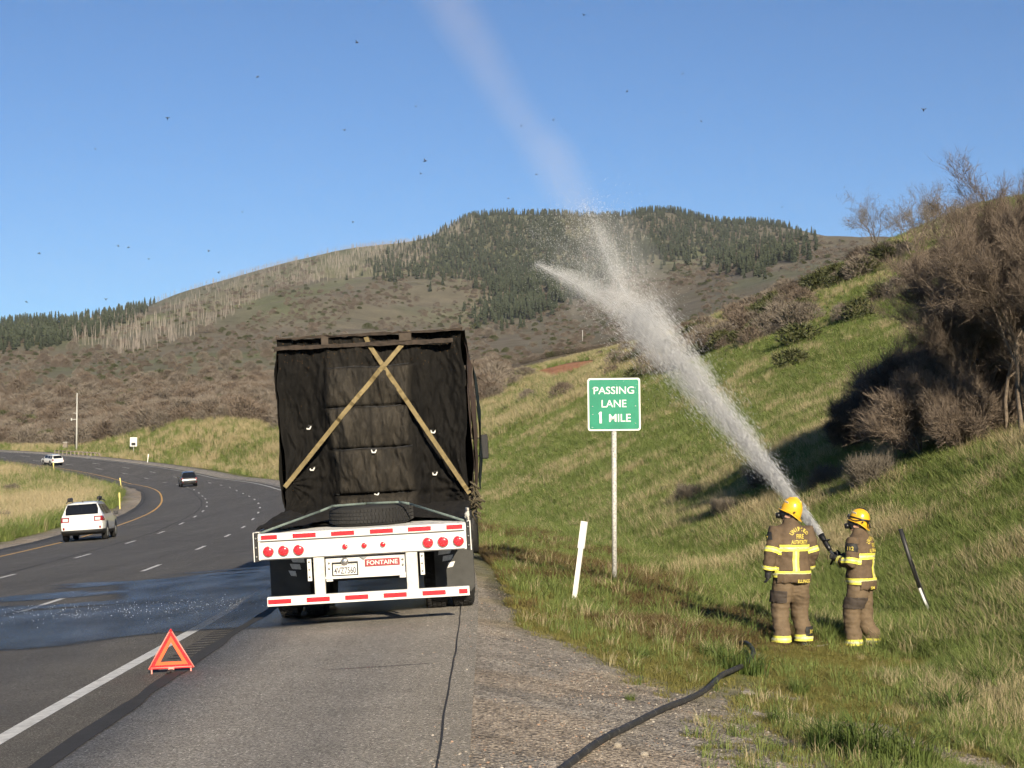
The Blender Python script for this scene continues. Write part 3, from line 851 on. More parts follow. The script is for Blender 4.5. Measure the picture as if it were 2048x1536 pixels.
def conifer(seed, n=90):
    rg = np.random.default_rng(seed); v, f = [], []
    for i in range(n):
        t = (i + .5) / n; z = .06 + .94 * t; r_ = .17 * (1 - t) ** .85 * rg.uniform(.6, 1.25) + .008
        a = rg.uniform(0, 2 * math.pi); b = .9
        c, s = math.cos(a), math.sin(a); k = len(v)
        dz = -.05 * rg.uniform(.5, 1.5); w = .05 + .08 * (1 - t)
        v += [(0, 0, z + .05), (c * r_ - s * w, s * r_ + c * w, z + dz), (c * r_ + s * w, s * r_ - c * w, z + dz)]
        f.append((k, k + 1, k + 2))
    me = mesh_np('conifer', v, f); me.materials.append(M_conifer); return me
CON = [conifer(80 + i) for i in range(3)]
def deadtree(seed):
    rg = np.random.default_rng(seed); m_ = MB()
    m_.tube([(0, 0, 0), (.01, 0, .5), (0, .01, 1)], [.022, .017, .006], 4, False)
    for i in range(7):
        z = rg.uniform(.35, .9); a = rg.uniform(0, 6.28); l = .12 * (1.1 - z)
        m_.tube([(0, 0, z), (math.cos(a) * l, math.sin(a) * l, z + .05)], [.007, .003], 3, False)
    me = m_.mesh('dead tree'); me.materials.append(M_dead); return me
DEAD = [deadtree(90 + i) for i in range(3)]

# upper slope brush: bands below and on the crest
n = 620
t = RNG.uniform(0, 1, n); cx = np.array([c[0] for c in crest])[::-1]; cy = np.array([c[1] for c in crest])[::-1]
px = RNG.uniform(1000, 1930, n); py = np.interp(px, cx, cy) + np.abs(RNG.normal(0, 1, n)) * np.interp(px, [1000, 1400, 1900], [26, 40, 34]) - 2
x, y, z, ok = hits(px, py, 80, 420)
d_ = (fbm(x / 14, y / 14, 3, 111) > .5) & (RNG.uniform(size=len(x)) < np.interp(px, [1000, 1350, 1500], [.25, .5, 1]))
ok &= (scarp(x, y) > 1.4) & d_ & (ground_z(x, y) > 3)
x, y, z = x[ok], y[ok], z[ok]; m = len(x)
sc = RNG.uniform(.7, 2.0, m)
scatter('slope_brush', np.stack([x, y, z - .1], -1), rots(m, .1), np.stack([sc * 1.2, sc * 1.2, sc], -1), np.where(RNG.uniform(size=m) < .38, RNG.integers(4, 6, m), RNG.integers(0, 4, m)), B_far, 'brown and green brush along the top of the cut slope')
# low dark clumps in the green slope
for j, (px_, py_, s_, lb) in enumerate([(1905, 672, 1.1, 'green leafy bush high on the slope against the thicket'), (1600, 690, 1.3, 'dark leafy bush halfway up the green slope'), (1585, 735, 1.0, 'low leafy bush below the dark one on the green slope'),
                                 (1420, 700, 1.4, 'rounded brown bush where the green slope meets the far hills'), (1225, 800, .9, 'small leafy bush behind the green sign'), (1050, 760, 1.5, 'brown bush on the slope near the red bank')]):
    p = place(px_, py_, 30, 400)
    b_ = obj('slope_bush', B_far[4 if 'leafy' in lb else 1], None, None, p - Vector((0, 0, .1)), (0, 0, j))
    b_.scale = (s_ * 2.2, s_ * 2.2, s_ * 1.3); tag(b_, lb, 'bush')

# scrub belt
n = 7000
th = RNG.uniform(R(-17.5), R(-.5), n); r = np.exp(RNG.uniform(math.log(250), math.log(1500), n))
x, y = r * np.sin(th), r * np.cos(th); s, v = road_sv(x, y)
den = sstep(20, 30, v) * (.35 + .65 * sstep(.40, .52, fbm(x / 60, y / 60, 4, 121))) * (1 - .93 * sstep(480, 760, r))
ok = RNG.uniform(size=n) < den
x, y, r = x[ok], y[ok], r[ok]; m = len(x)
sc = RNG.uniform(2.2, 4.4, m) * np.clip((r / 380) ** .35, .85, 1.6)
scatter('scrub_belt', np.stack([x, y, ground_z(x, y) - .2], -1), rots(m, .08), np.stack([sc * 1.15, sc * 1.15, sc], -1), np.where(RNG.uniform(size=m) < .06, RNG.integers(4, 6, m), RNG.integers(0, 4, m)), B_far, 'bare grey-brown scrub oak covering the flats beyond the curve')

# mountain woods
rx = np.arange(-100, 1760, 8.0)
_Y = np.exp(np.linspace(math.log(1300), math.log(3700), 300)); _X = (rx - 1024)[:, None] / FPX * _Y[None]
_el = ((ground_z(_X, np.broadcast_to(_Y, _X.shape)) - HCAM) / _Y[None]).max(1)
ry = 768 - FPX * np.tan(np.arctan(_el) - PITCH)          # the skyline as built
def inpoly(px, py, poly):
    c = np.zeros(len(px), bool); j = len(poly) - 1
    for i in range(len(poly)):
        xi, yi = poly[i]; xj, yj = poly[j]
        c ^= ((yi > py) != (yj > py)) & (px < (xj - xi) * (py - yi) / (yj - yi + 1e-9) + xi); j = i
    return c
wood = [(780, 500), (900, 445), (960, 415), (1350, 405), (1500, 425), (1610, 455), (1590, 510), (1500, 540), (1400, 505), (1280, 512), (1200, 560), (1120, 600), (1010, 640), (960, 620), (1000, 570), (930, 540), (860, 545), (720, 550)]
lwood = [(-60, 650), (120, 655), (250, 625), (300, 608), (290, 628), (200, 668), (110, 690), (-60, 705)]
n = 26000
px = RNG.uniform(-60, 1640, n); py = RNG.uniform(405, 720, n)
jx, jy = px + RNG.normal(0, 22, n), py + np.abs(RNG.normal(0, 14, n)) * -1
dn = np.where(inpoly(jx, jy, wood), np.interp(px, [700, 950, 1640], [.6, 1, 1]), np.where(inpoly(px, py + RNG.normal(0, 5, n), lwood), .9, .0))
ok = RNG.uniform(size=n) < dn * (.55 + .45 * (vnoise(px / 38, py / 26, 3) > .35))
px, py = px[ok], py[ok]
x, y, z, ok = hits(px, py, 1300, 3600, 420)
x, y, z = x[ok], y[ok], z[ok]; m = len(x)
xr = RNG.uniform(880, 1580, 560); xr2 = RNG.uniform(-60, 310, 220); xr = np.concatenate([xr, xr2])
ex, ey, ez, eok = hits(xr, np.interp(xr, rx, ry) + 2, 1300, 3600, 420)
x, y, z = np.concatenate([x, ex[eok]]), np.concatenate([y, ey[eok]]), np.concatenate([z, ez[eok]]); m = len(x)
sc = RNG.uniform(8, 15.5, m)
scatter('mountain_conifers', np.stack([x, y, z - .6], -1), rots(m, .02), np.stack([sc, sc, sc], -1), RNG.integers(0, 3, m), CON, 'dark conifer wood covering the mountain top')
n = 9000
px = RNG.uniform(120, 950, n); top = np.interp(px, rx, ry)
dep = np.interp(px, [120, 250, 400, 560, 700, 850, 950], [30, 95, 95, 50, 62, 48, 20])
py = top + 1 + RNG.uniform(0, 1, n) ** 1.15 * dep
okp = RNG.uniform(size=n) < np.interp(px, [120, 250, 480, 560, 640, 860, 950], [.15, .30, .30, .36, .62, .62, .2]) * (.3 + .7 * (vnoise(px / 30, py / 18, 8) > .4))
px, py = px[okp], py[okp]
x, y, z, ok = hits(px, py, 1300, 3600, 420)
xr = RNG.uniform(230, 930, 420); ex, ey, ez, eok = hits(xr, np.interp(xr, rx, ry) + 1.0, 1300, 3700, 420)
x, y, z = np.concatenate([x[ok], ex[eok]]), np.concatenate([y[ok], ey[eok]]), np.concatenate([z[ok], ez[eok]]); m = len(x)
sc = RNG.uniform(6, 12.5, m)
scatter('burnt_wood', np.stack([x, y, z - .5], -1), rots(m, .05), np.stack([sc, sc, sc], -1), RNG.integers(0, 3, m), DEAD, 'bleached dead trunks standing along the burnt ridge')
n = 15000
px = RNG.uniform(-60, 1720, n); py = np.interp(px, rx, ry) + RNG.uniform(8, 330, n)
ok0 = vnoise(px / 60, py / 30, 14) * .6 + vnoise(px / 14, py / 9, 15) * .4 > .44
px, py = px[ok0], py[ok0]
x, y, z, ok = hits(px, py, 620, 3500, 420)
x, y, z = x[ok], y[ok], z[ok]; m = len(x); rr__ = np.hypot(x, y)
sc = RNG.uniform(.9, 2.9, m) * np.clip(rr__ / 1500, .8, 1.4)
scatter('hill_brush', np.stack([x, y, z - .4], -1), rots(m, .05), np.stack([sc * 1.5, sc * 1.5, sc], -1), np.where(RNG.uniform(size=m) < .28, RNG.integers(4, 6, m), RNG.integers(0, 4, m)), B_far, 'scattered brush and junipers on the mountain side')

# ================================================================== text as flat geometry
def text_mesh(s, width=None, height=None, extrude=.002, bold=0.0, center=True):
    """letters in the xz plane facing -y, centred on the origin, scaled to width x height"""
    cu = bpy.data.curves.new('t', 'FONT'); cu.body = s; cu.size = 1; cu.extrude = 0; cu.resolution_u = 3
    if bold: cu.offset = bold
    o = bpy.data.objects.new('t', cu); COL.objects.link(o)
    dg = bpy.context.evaluated_depsgraph_get()
    me = bpy.data.meshes.new_from_object(o.evaluated_get(dg))
    bpy.data.objects.remove(o); bpy.data.curves.remove(cu)
    co = np.zeros(len(me.vertices) * 3, np.float32); me.vertices.foreach_get('co', co); co = co.reshape(-1, 3)
    lo, hi = co.min(0), co.max(0); sz = hi - lo
    sx = width / sz[0] if width else height / sz[1]
    sy = height / sz[1] if height else sx
    if not width: sx = sy
    c = (lo + hi) / 2
    x, z = (co[:, 0] - c[0]) * sx, (co[:, 1] - c[1]) * sy
    co = np.stack([x, np.zeros_like(x), z], -1)
    me.vertices.foreach_set('co', co.astype(np.float32).ravel()); me.update()
    return me

# ================================================================== semi-trailer
M_twhite = mat('white painted steel', (.74, .73, .69), .38, noise=(2.2, .10), bump=(14, .08, .004))
M_twhite2 = mat('scuffed white steel', (.58, .57, .52), .5, noise=(9, .22), bump=(30, .15, .003))
M_red = mat('red reflective tape', (.62, .012, .022), .35, noise=(60, .12))
M_tapew = mat('white reflective tape', (.60, .60, .57), .35, noise=(40, .25))
M_black = mat('black rubber', (.020, .020, .021), .75, noise=(20, .3), bump=(60, .3, .003))
M_tyre = mat('tyre rubber', (.016, .0155, .015), .85, noise=(14, .35), bump=(50, .3, .004))
M_flap = mat('mud flap rubber', (.042, .042, .039), .7, noise=(5, .25), bump=(12, .15, .01))
M_steel = mat('bare steel', (.42, .41, .39), .35, .9, noise=(12, .2))
M_dark = mat('undercarriage black', (.022, .021, .021), .7, noise=(6, .4))
M_lens = mat('red lamp lens', (.70, .02, .03), .18, coat=.6)
M_lens2 = mat('red lamp lens centre', (.95, .10, .12), .15, coat=.6)
M_chrome = mat('lamp ring', (.62, .60, .58), .25, .9)
M_plaque = mat('maroon plaque', (.30, .035, .040), .5, noise=(40, .35))
M_plate = mat('licence plate white', (.72, .71, .66), .45, noise=(30, .1))
M_plateink = mat('licence plate ink', (.05, .05, .07), .6)
M_seamd = mat('panel gap', (.10, .10, .095), .8)
TX, TY = -1.735, 21.1
tz = float(road_xyz(21.1, 2.2)[2]) - .022
TRAILER = empty('semi_trailer', (TX, TY, tz))
TRAILER.rotation_euler = (R(.35), R(-3.2), R(.8))
tag(TRAILER, 'white flatbed semi-trailer with red tail lamps parked on the shoulder', 'trailer')
T = TRAILER
# rear beam with its bands
rb = MB().box((0, .07, 1.03), (2.50, .13, .32), bev=.012).build('rear_beam', M_twhite, T)
MB().box((0, -.002, 1.145), (2.49, .03, .085), bev=.006).build('top_band', M_twhite, rb)
MB().box((0, .001, 1.093), (2.44, .018, .006)).build('panel_gap', M_seamd, rb)
MB().box((0, .001, .882), (2.44, .018, .006)).build('panel_gap', M_seamd, rb)
for s in (-1, 1):
    c = MB().box((s * 1.272, .06, 1.03), (.045, .15, .34), bev=.006).build('end_cap', M_black, T)
    MB().box((s * 1.298, .06, 1.035), (.010, .155, .35)).build('edge_trim', M_twhite, c)
    for z in (.92, 1.03, 1.14):
        MB().cyl((s * 1.27, -.016, z), (s * 1.27, -.032, z), .011, 8).build('bolt', M_steel, c)
def tapes(reds, z, y, h, x0, x1, par):
    MBw = MB().box(((x0 + x1) / 2, y + .003, z), (x1 - x0, .004, h * .86)).build('white_tape', M_tapew, par)
    for x, w in reds: MB().box((x, y, z), (w, .006, h)).build('red_tape', M_red, par)
tapes([(-1.11, .19), (-.69, .275), (-.23, .275), (.235, .275), (.69, .275), (1.11, .19)], 1.145, -.020, .052, -1.22, 1.22, rb)
def lamp(x, z, r, name):
    l = MB().lathe([(r * 1.12, .0), (r * 1.12, -.012), (r * .98, -.020), (r * .95, -.012)], (x, -.004, z), 'y', 24).build(name, M_chrome, T)
    MB().lathe([(r, -.010), (r, -.022), (r * .9, -.030), (r * .5, -.036), (.001, -.037)], (x, -.004, z), 'y', 24).build('lens', M_lens, l)
    if r > .05:
        g = MB()
        for k in range(14):
            a = k * 2.399963; q = r * .82 * math.sqrt((k + .5) / 14)
            g.box((x + q * math.cos(a), -.040, z + q * math.sin(a)), (.014, .008, .005), rot=(0, a, 0))
        g.build('lens_facets', M_lens2, l)
for x in (-1.127, -.946, -.765, .783, .964, 1.15): lamp(x, .975, .060, 'tail_lamp')
for x in (-.21, .02, .245): lamp(x, .985, .031, 'marker_lamp')
MB().box((.52, -.001, 1.035), (.13, .012, .010)).build('scuff_plate', M_tapew, rb)
# deck
dk = MB()
dk.prism([(.0, 1.10), (.0, 1.165), (1.9, 1.175), (2.6, 1.245), (15.0, 1.25), (15.0, 1.10)], 'x', -1.25, 1.25)
dk.build('deck', M_twhite2, T)
for k in range(9):
    MB().box((0, .16 + .20 * k, 1.169 + .001 * k), (2.46, .19, .012), bev=.003).build('deck_plank', M_twhite, T)
for s in (-1, 1):
    r_ = MB().box((s * 1.272, 7.6, 1.13), (.05, 14.9, .16), bev=.006).build('side_rail', M_twhite2 if s < 0 else M_dark, T)
    for k in range(10):
        MB().box((s * 1.31, 1.0 + 1.5 * k, 1.09), (.03, .09, .09), bev=.004).build('stake_pocket', M_dark, r_)
# hanger posts, bumper, panel
for x, w in ((-.536, .13), (.575, .14)):
    MB().box((x, .06, .65), (w, .10, .45), bev=.010).build('bumper_post', M_twhite2, T)
b_ = MB().box((.04, .02, .375), (2.42, .10, .112), bev=.008).build('rear_bumper', M_twhite, T)
tapes([(-1.02, .275), (-.56, .275), (-.10, .275), (.36, .275), (.825, .275), (1.175, .10)], .375, -.033, .054, -1.15, 1.23, b_)
p_ = MB().box((.02, .10, .735), (.96, .03, .23), bev=.004).build('plate_panel', M_twhite, T)
MB().box((.02, .082, .615), (.98, .05, .03), bev=.004).build('panel_lip', M_twhite, p_)
for x in (-.42, .465):
    for z in (.79, .725): MB().cyl((x, .085, z), (x, .072, z), .014, 10).build('bolt', M_steel, p_)
for x in (-.655, .70):
    g = MB().box((x, .075, .725), (.05, .03, .27), bev=.004).build('bracket', M_twhite, T)
    for z in (.82, .73, .64): MB().cyl((x, .06, z), (x, .048, z), .012, 8).build('bolt', M_steel, g)
for x in (-.42, .46): MB().box((x, .08, .585), (.075, .06, .022)).build('tab', M_twhite, T)
# licence plate and maker's plaque
lp = MB().box((-.23, .074, .715), (.315, .016, .165), bev=.005).build('licence_plate', M_black, T)
MB().box((-.23, .063, .708), (.285, .010, .128), bev=.003).build('plate_face', M_plate, lp)
obj('plate_number', text_mesh('4VZ7560', .262, .080, bold=.018), M_plateink, lp, (-.23, .0565, .695))
MB().box((-.23, .0575, .758), (.24, .002, .005)).build('plate_legend', M_plaque, lp)
MB().lathe([(.045, .0), (.045, -.02), (.02, -.028)], (-.23, .06, .803), 'y', 16).build('plate_lamp', M_chrome, lp)
pq = MB().box((.22, .078, .77), (.42, .012, .088), bev=.002).build('maker_plaque', M_plaque, T)
obj('plaque_lettering', text_mesh('FONTAINE', .37, .052, bold=.012), M_plate, pq, (.22, .0705, .77))
MB().prism([(-.045, .848), (.045, .848), (.0, .815)], 'y', .055, .075).build('notch', M_steel, T)
# running gear
for s in (-1, 1):
    fl = MB()
    fl.prism([(s * .80, .90), (s * .80, .30), (s * .84, .25), (s * 1.25, .25), (s * 1.30, .31), (s * 1.30, .90)], 'y', 1.42, 1.435)
    f_ = fl.build('mud_flap', M_flap, T)
    MB().box((s * 1.05, 1.44, .895), (.52, .03, .03)).build('flap_hanger', M_dark, f_)
    for k, (dx, w) in enumerate(((0.0, .17), (.02, .13), (.05, .09))):
        x = s * (.865 + dx + (.03 * k if s > 0 else .03 * k)); z = .80 - .085 * k
        q = MB().prism([(x - s * .0, z), (x + s * w, z + .012), (x + s * (w - .03), z - .055), (x - s * .012, z - .068)], 'y', 1.413, 1.4195)
        q.build('flap_mark', M_tapew, f_)
    for ax in (2.12, 3.37):
        for xx in (.79, 1.135):
            w_ = MB().lathe([(.30, -.13), (.44, -.145), (.495, -.12), (.512, -.06), (.512, .06), (.495, .12), (.44, .145), (.30, .13)], (s * xx, ax, .512), 'x', 36)
            w = w_.build('wheel', M_tyre, T)
            tr = MB()
            for k in range(40):
                a = 2 * math.pi * k / 40
                for o in (-.09, -.03, .03, .09): tr.box((s * xx + o, ax + math.cos(a + o) * .513, .512 + math.sin(a + o) * .513), (.045, .012, .055), rot=(a + o, 0, 0))
            tr.build('tread', M_tyre, w)
            MB().lathe([(.30, -.10), (.28, .0), (.14, .02), (.12, .08), (.001, .08)], (s * xx, ax, .512), 'x', 24).build('rim', M_steel, w)
MB().box((-.45, 7, .88), (.16, 13.5, .42), bev=.01).build('frame_rail', M_dark, T)
MB().box((.45, 7, .88), (.16, 13.5, .42), bev=.01).build('frame_rail', M_dark, T)
for ax in (2.12, 3.37): MB().cyl((-1.2, ax, .512), (1.2, ax, .512), .075, 12).build('axle', M_dark, T)
for k in range(11): MB().box((0, .9 + 1.35 * k, 1.06), (2.4, .10, .09)).build('cross_member', M_dark, T)
MB().box((0, 1.75, .62), (1.2, .05, .34), bev=.02).build('suspension_hanger', M_dark, T)

# ================================================================== the netted load on the trailer
def clothmat(name, c0, c1, scale=6.0):
    def f(nt, b):
        L = nt.links.new
        tc = N(nt, 'ShaderNodeTexCoord'); mp = N(nt, 'ShaderNodeMapping'); mp.inputs['Scale'].default_value = (1.0, 1.0, .28)
        L(tc.outputs['Object'], mp.inputs[0])
        n1 = N(nt, 'ShaderNodeTexNoise', Scale=scale, Detail=8.0, Roughness=.7); L(mp.outputs[0], n1.inputs['Vector'])
        n2 = N(nt, 'ShaderNodeTexNoise', Scale=130.0, Detail=3.0); L(tc.outputs['Object'], n2.inputs['Vector'])
        m1 = N(nt, 'ShaderNodeMapRange'); m1.inputs['From Min'].default_value = .35; m1.inputs['From Max'].default_value = .68; L(n1.outputs['Fac'], m1.inputs['Value'])
        mx = N(nt, 'ShaderNodeMix', data_type='RGBA'); mx.inputs[6].default_value = (*c0, 1); mx.inputs[7].default_value = (*c1, 1); L(m1.outputs[0], mx.inputs[0])
        m2 = N(nt, 'ShaderNodeMapRange'); m2.inputs['From Min'].default_value = .3; m2.inputs['From Max'].default_value = .7; m2.inputs['To Min'].default_value = .55; m2.inputs['To Max'].default_value = 1.45; L(n2.outputs['Fac'], m2.inputs['Value'])
        sc = N(nt, 'ShaderNodeVectorMath', operation='SCALE'); L(mx.outputs[2], sc.inputs[0]); L(m2.outputs[0], sc.inputs['Scale'])
        L(sc.outputs[0], b.inputs['Base Color']); b.inputs['Roughness'].default_value = .9; b.inputs['Specular IOR Level'].default_value = .2
        ad = N(nt, 'ShaderNodeMath', operation='MULTIPLY_ADD'); L(n2.outputs['Fac'], ad.inputs[0]); ad.inputs[1].default_value = .15; L(n1.outputs['Fac'], ad.inputs[2])
        bp = N(nt, 'ShaderNodeBump', Strength=.8, Distance=.03); L(ad.outputs[0], bp.inputs['Height']); L(bp.outputs[0], b.inputs['Normal'])
    return ground_like(name, f)
def netmat():
    m = clothmat('black shade net over boxes', (.011, .0105, .010), (.029, .026, .0225)); nt = m.node_tree; b = nt.nodes['Principled BSDF']
    a = N(nt, 'ShaderNodeVertexColor'); a.layer_name = 'over'
    src = b.inputs['Base Color'].links[0].from_socket
    mx = N(nt, 'ShaderNodeVectorMath', operation='MULTIPLY'); nt.links.new(src, mx.inputs[0]); nt.links.new(a.outputs['Color'], mx.inputs[1]); nt.links.new(mx.outputs[0], b.inputs['Base Color'])
    return m
M_net = clothmat('black shade net', (.011, .0105, .010), (.029, .026, .0225))
M_netside = clothmat('brown shade net', (.075, .050, .040), (.11, .078, .062), 3.0)
M_netteal = clothmat('dark teal net', (.016, .026, .027), (.035, .050, .050), 3.0)
M_burnt = mat('singed wood', (.036, .026, .019), .9, noise=(14, .6), bump=(40, .8, .01))
M_strap = mat('ratchet strap webbing', (.195, .148, .066), .8, noise=(12, .35), bump=(150, .3, .002))
M_strapg = mat('grey green strap', (.12, .155, .14), .75, noise=(12, .3))
M_clip = mat('white clip', (.75, .74, .70), .4)
M_crumb = mat('burnt debris', (.16, .085, .03), .9, noise=(30, .6))
LOAD = empty('netted_load', (TX, TY, tz)); LOAD.rotation_euler = TRAILER.rotation_euler
LOAD.location = TRAILER.matrix_basis @ Vector((0, 0, 0))
tag(LOAD, 'tall load wrapped in black netting with crossed tan straps', 'load')
CY, CX0, CX1, CZ0, CZ1 = 3.4, -1.30, 1.28, 1.235, 3.72
def tarp_y(x, z):
    """how far the net stands out towards the rear (metres)"""
    x = np.asarray(x, float); z = np.asarray(z, float)
    seam = np.array([1.52, 2.15, 2.73, 3.29])
    col = sstep(-.70, -.52, x + .05 * np.sin(z * 3)) * (1 - sstep(.44, .60, x - .04 * np.sin(z * 2.3)))
    out = np.zeros_like(x)
    tier = np.zeros_like(x)
    for a, b in ((1.52, 2.15), (2.15, 2.73), (2.73, 3.29)):
        t = np.clip((z - a) / (b - a), 0, 1); tier = np.maximum(tier, np.where((z > a) & (z < b), np.clip(4 * t * (1 - t), 0, 1) ** .20 * (.82 + .30 * t), 0))
    lowt = np.where(z < 1.52, np.clip((1.52 - z) / .08, 0, 1) * (.9 - .4 * np.clip((1.52 - z) / .28, 0, 1)), 0)
    tops = np.where(z > 3.29, .15 * (1 - np.clip((z - 3.29) / .3, 0, 1)), 0)
    mid = 1 - .10 * np.exp(-((x + .03) / .05) ** 2)
    out = .25 * col * np.maximum(np.maximum(tier, lowt), tops) * mid
    # sides hang slack between the centre stack and the corner edges
    out = out - .15 * np.exp(-((np.abs(x) - .92) / .26) ** 2) * (1 - .4 * sstep(2.8, 3.6, z))
    # wrinkles: long vertical folds and diagonal pulls from the corners and clips
    w = (fbm(x * 3.2 + 3, z * .9, 4, 131) - .5) * .34 + (np.abs(fbm(x * 5 + z, z * 1.6 + 7, 4, 137) - .5)) * -.30 + (np.abs(fbm(x * 11 - z * 2, z * 3.1, 3, 139) - .5)) * -.10
    for (cx, cz, sx) in ((-1.28, 1.25, 1), (1.26, 1.25, -1), (-1.28, 1.7, 1), (1.26, 1.45, -1)):
        a = np.arctan2(z - cz, (x - cx) * sx); r_ = np.hypot(x - cx, z - cz)
        w = w + .035 * np.sin(a * 17 + 5 * np.sin(r_ * 2)) * np.exp(-r_ / .55) * sstep(0, .12, r_)
    for (cx, cz) in ((-.94, 2.48), (-.92, 1.9), (.81, 2.33), (.80, 1.74)):
        r_ = np.hypot(x - cx, (z - cz)); w = w - .05 * np.exp(-(r_ / .07) ** 2) + .012 * np.sin(np.arctan2(z - cz, x - cx) * 7) * np.exp(-r_ / .2)
    edge = sstep(CX0, CX0 + .1, x) * (1 - sstep(CX1 - .1, CX1, x))
    hem = .30 * (1 - sstep(CZ0, CZ0 + .30, z)) ** 2
    return out + w * (.3 + .7 * edge) + hem * (.6 + .4 * np.abs(x))
nx_, nz_ = 210, 210
xs, zs = np.meshgrid(np.linspace(CX0, CX1, nx_), np.linspace(CZ0, CZ1, nz_))
ys = CY - tarp_y(xs, zs)
xe = xs + (fbm(zs * 2, xs * 0 + 3, 3, 151) - .5) * .10 * np.sign(xs) * sstep(.9, 1.28, np.abs(xs))
zt = zs + (fbm(xs * 6, xs * 0 + 9, 3, 155) - .5) * .05 * sstep(3.4, 3.72, zs)
ix_ = np.arange(nx_ * nz_).reshape(nz_, nx_)
net = obj('rear_net', mesh_np('net', np.stack([xe, ys, zt], -1).reshape(-1, 3), np.stack([ix_[:-1, :-1], ix_[:-1, 1:], ix_[1:, 1:], ix_[1:, :-1]], -1).reshape(-1, 4), smooth=True), netmat(), LOAD)
_c = sstep(-.68, -.54, xs + .05 * np.sin(zs * 3)) * (1 - sstep(.46, .58, xs - .04 * np.sin(zs * 2.3))) * (1 - .75 * sstep(3.25, 3.36, zs))
for zc in (1.52, 2.15, 2.73, 3.29): _c = _c * (1 - .8 * np.exp(-((zs - zc) / .022) ** 2))
_c = _c * (1 - .6 * np.exp(-((xs + .03) / .02) ** 2) * (zs > 2.15)) * (.65 + .7 * fbm(xs * 3, zs * 2, 3, 201))
_o = np.stack([.40 + _c * 1.25, .40 + _c * 1.19, .40 + _c * 1.05, np.ones_like(_c)], -1)
_at = net.data.color_attributes.new('over', 'FLOAT_COLOR', 'POINT'); _at.data.foreach_set('color', _o.astype(np.float32).ravel())
# cord lines along the tiers
for zc in (1.52, 2.15, 2.73, 3.29):
    xx = np.linspace(-.60, .52, 40); zz = zc + .012 * np.sin(xx * 9 + zc) - .02 * np.exp(-((xx) / .2) ** 2)
    yy = CY - tarp_y(xx, zz) - .004
    MB().tube(list(zip(xx, yy, zz)), .008, 5).build('tier_cord', M_black, net)
# sides and top, sagging panels
def sidepanel(y0, y1, x, z0, z1, m_, nm, seed, bow=.05):
    a, b = np.meshgrid(np.linspace(y0, y1, 60), np.linspace(z0, z1, 40))
    o = (fbm(a * 1.4, b * 1.1, 4, seed) - .5) * .16 + bow * np.sin((b - z0) / (z1 - z0) * math.pi)
    X = x + np.sign(x) * o * sstep(0, .3, b - z0) * (1 - sstep(z1 - .2, z1, b))
    i = np.arange(a.size).reshape(a.shape)
    return obj(nm, mesh_np(nm, np.stack([X, a, b], -1).reshape(-1, 3), np.stack([i[:-1, :-1], i[:-1, 1:], i[1:, 1:], i[1:, :-1]], -1).reshape(-1, 4), smooth=True), m_, LOAD)
sidepanel(CY, 14.6, CX0 + .01, CZ0, CZ1 - .02, M_net, 'side_net', 161)
sidepanel(CY, 7.2, CX1 + .005, CZ0 + .02, CZ1 - .06, M_netside, 'side_net', 163, .02)
sidepanel(7.2, 11.0, CX1 + .05, CZ0, CZ1 - .05, M_netside, 'side_net', 164, .02)
sidepanel(11.0, 14.7, CX1 + .10, CZ0, CZ1 - .12, M_netteal, 'side_net', 165, .05)
a, b = np.meshgrid(np.linspace(CX0, CX1 + .05, 40), np.linspace(CY, 14.6, 60)); i = np.arange(a.size).reshape(a.shape)
Zt = CZ1 - .02 + (fbm(a * 2, b * 2, 3, 171) - .5) * .10
obj('top_net', mesh_np('top', np.stack([a, b, Zt], -1).reshape(-1, 3), np.stack([i[:-1, :-1], i[:-1, 1:], i[1:, 1:], i[1:, :-1]], -1).reshape(-1, 4), smooth=True), M_net, LOAD)
MB().box((0, 14.7, 2.45), (2.5, .06, 2.4)).build('front_net', M_net, LOAD)
# top board, corner boards, singed rim
def rough_board(a, b, w, h, seed, n=24):
    rg = np.random.default_rng(seed); a, b = Vector(a), Vector(b); m_ = MB(); vs, fs = [], []
    for k in range(n + 1):
        p = a.lerp(b, k / n); j = rg.normal(0, .006, 4)
        vs += [(p.x, p.y - w / 2 + j[0], p.z - h / 2 + j[1]), (p.x, p.y + w / 2, p.z - h / 2 + j[1]), (p.x, p.y + w / 2, p.z + h / 2 + j[2]), (p.x, p.y - w / 2 + j[3], p.z + h / 2 + j[2])]
    for k in range(n):
        q = 4 * k; fs += [(q + e, q + (e + 1) % 4, q + 4 + (e + 1) % 4, q + 4 + e) for e in range(4)]
    fs += [(0, 1, 2, 3), (4 * n + 3, 4 * n + 2, 4 * n + 1, 4 * n)]
    return m_.add(vs, fs)
rough_board((CX0 - .03, CY - .05, 3.60), (CX1 - .12, CY - .05, 3.585), .06, .060, 181).build('top_board', M_burnt, LOAD)
rough_board((CX0 - .0, CY - .03, 3.735), (CX1 + .02, CY - .03, 3.728), .08, .032, 182).build('rim_board', M_burnt, LOAD)
for x, w in ((-.62, .10), (.50, .17)):
    MB().box((x, CY - .085, 3.665), (w, .02, .11), bev=.004).build('board_patch', mat('weathered patch', (.060, .046, .034), .9, noise=(20, .4)), LOAD)
dz = MB(); rg = np.random.default_rng(77)
for k in range(420):
    x = rg.uniform(CX0, CX1); z = 3.70 - abs(rg.normal(0, .16)) if rg.uniform() < .75 else rg.uniform(1.4, 3.5)
    if z > 3.1 or x < -1.0 or (x > .2 and z > 2.9):
        y = CY - float(tarp_y(x, z)) - .006; s_ = rg.uniform(.002, .006)
        dz.box((x, y, z), (s_ * 1.6, s_, s_), rot=tuple(rg.uniform(0, 3, 3)))
d_ = dz.build('singed_crumbs', M_crumb, net); d_['kind'] = 'stuff'
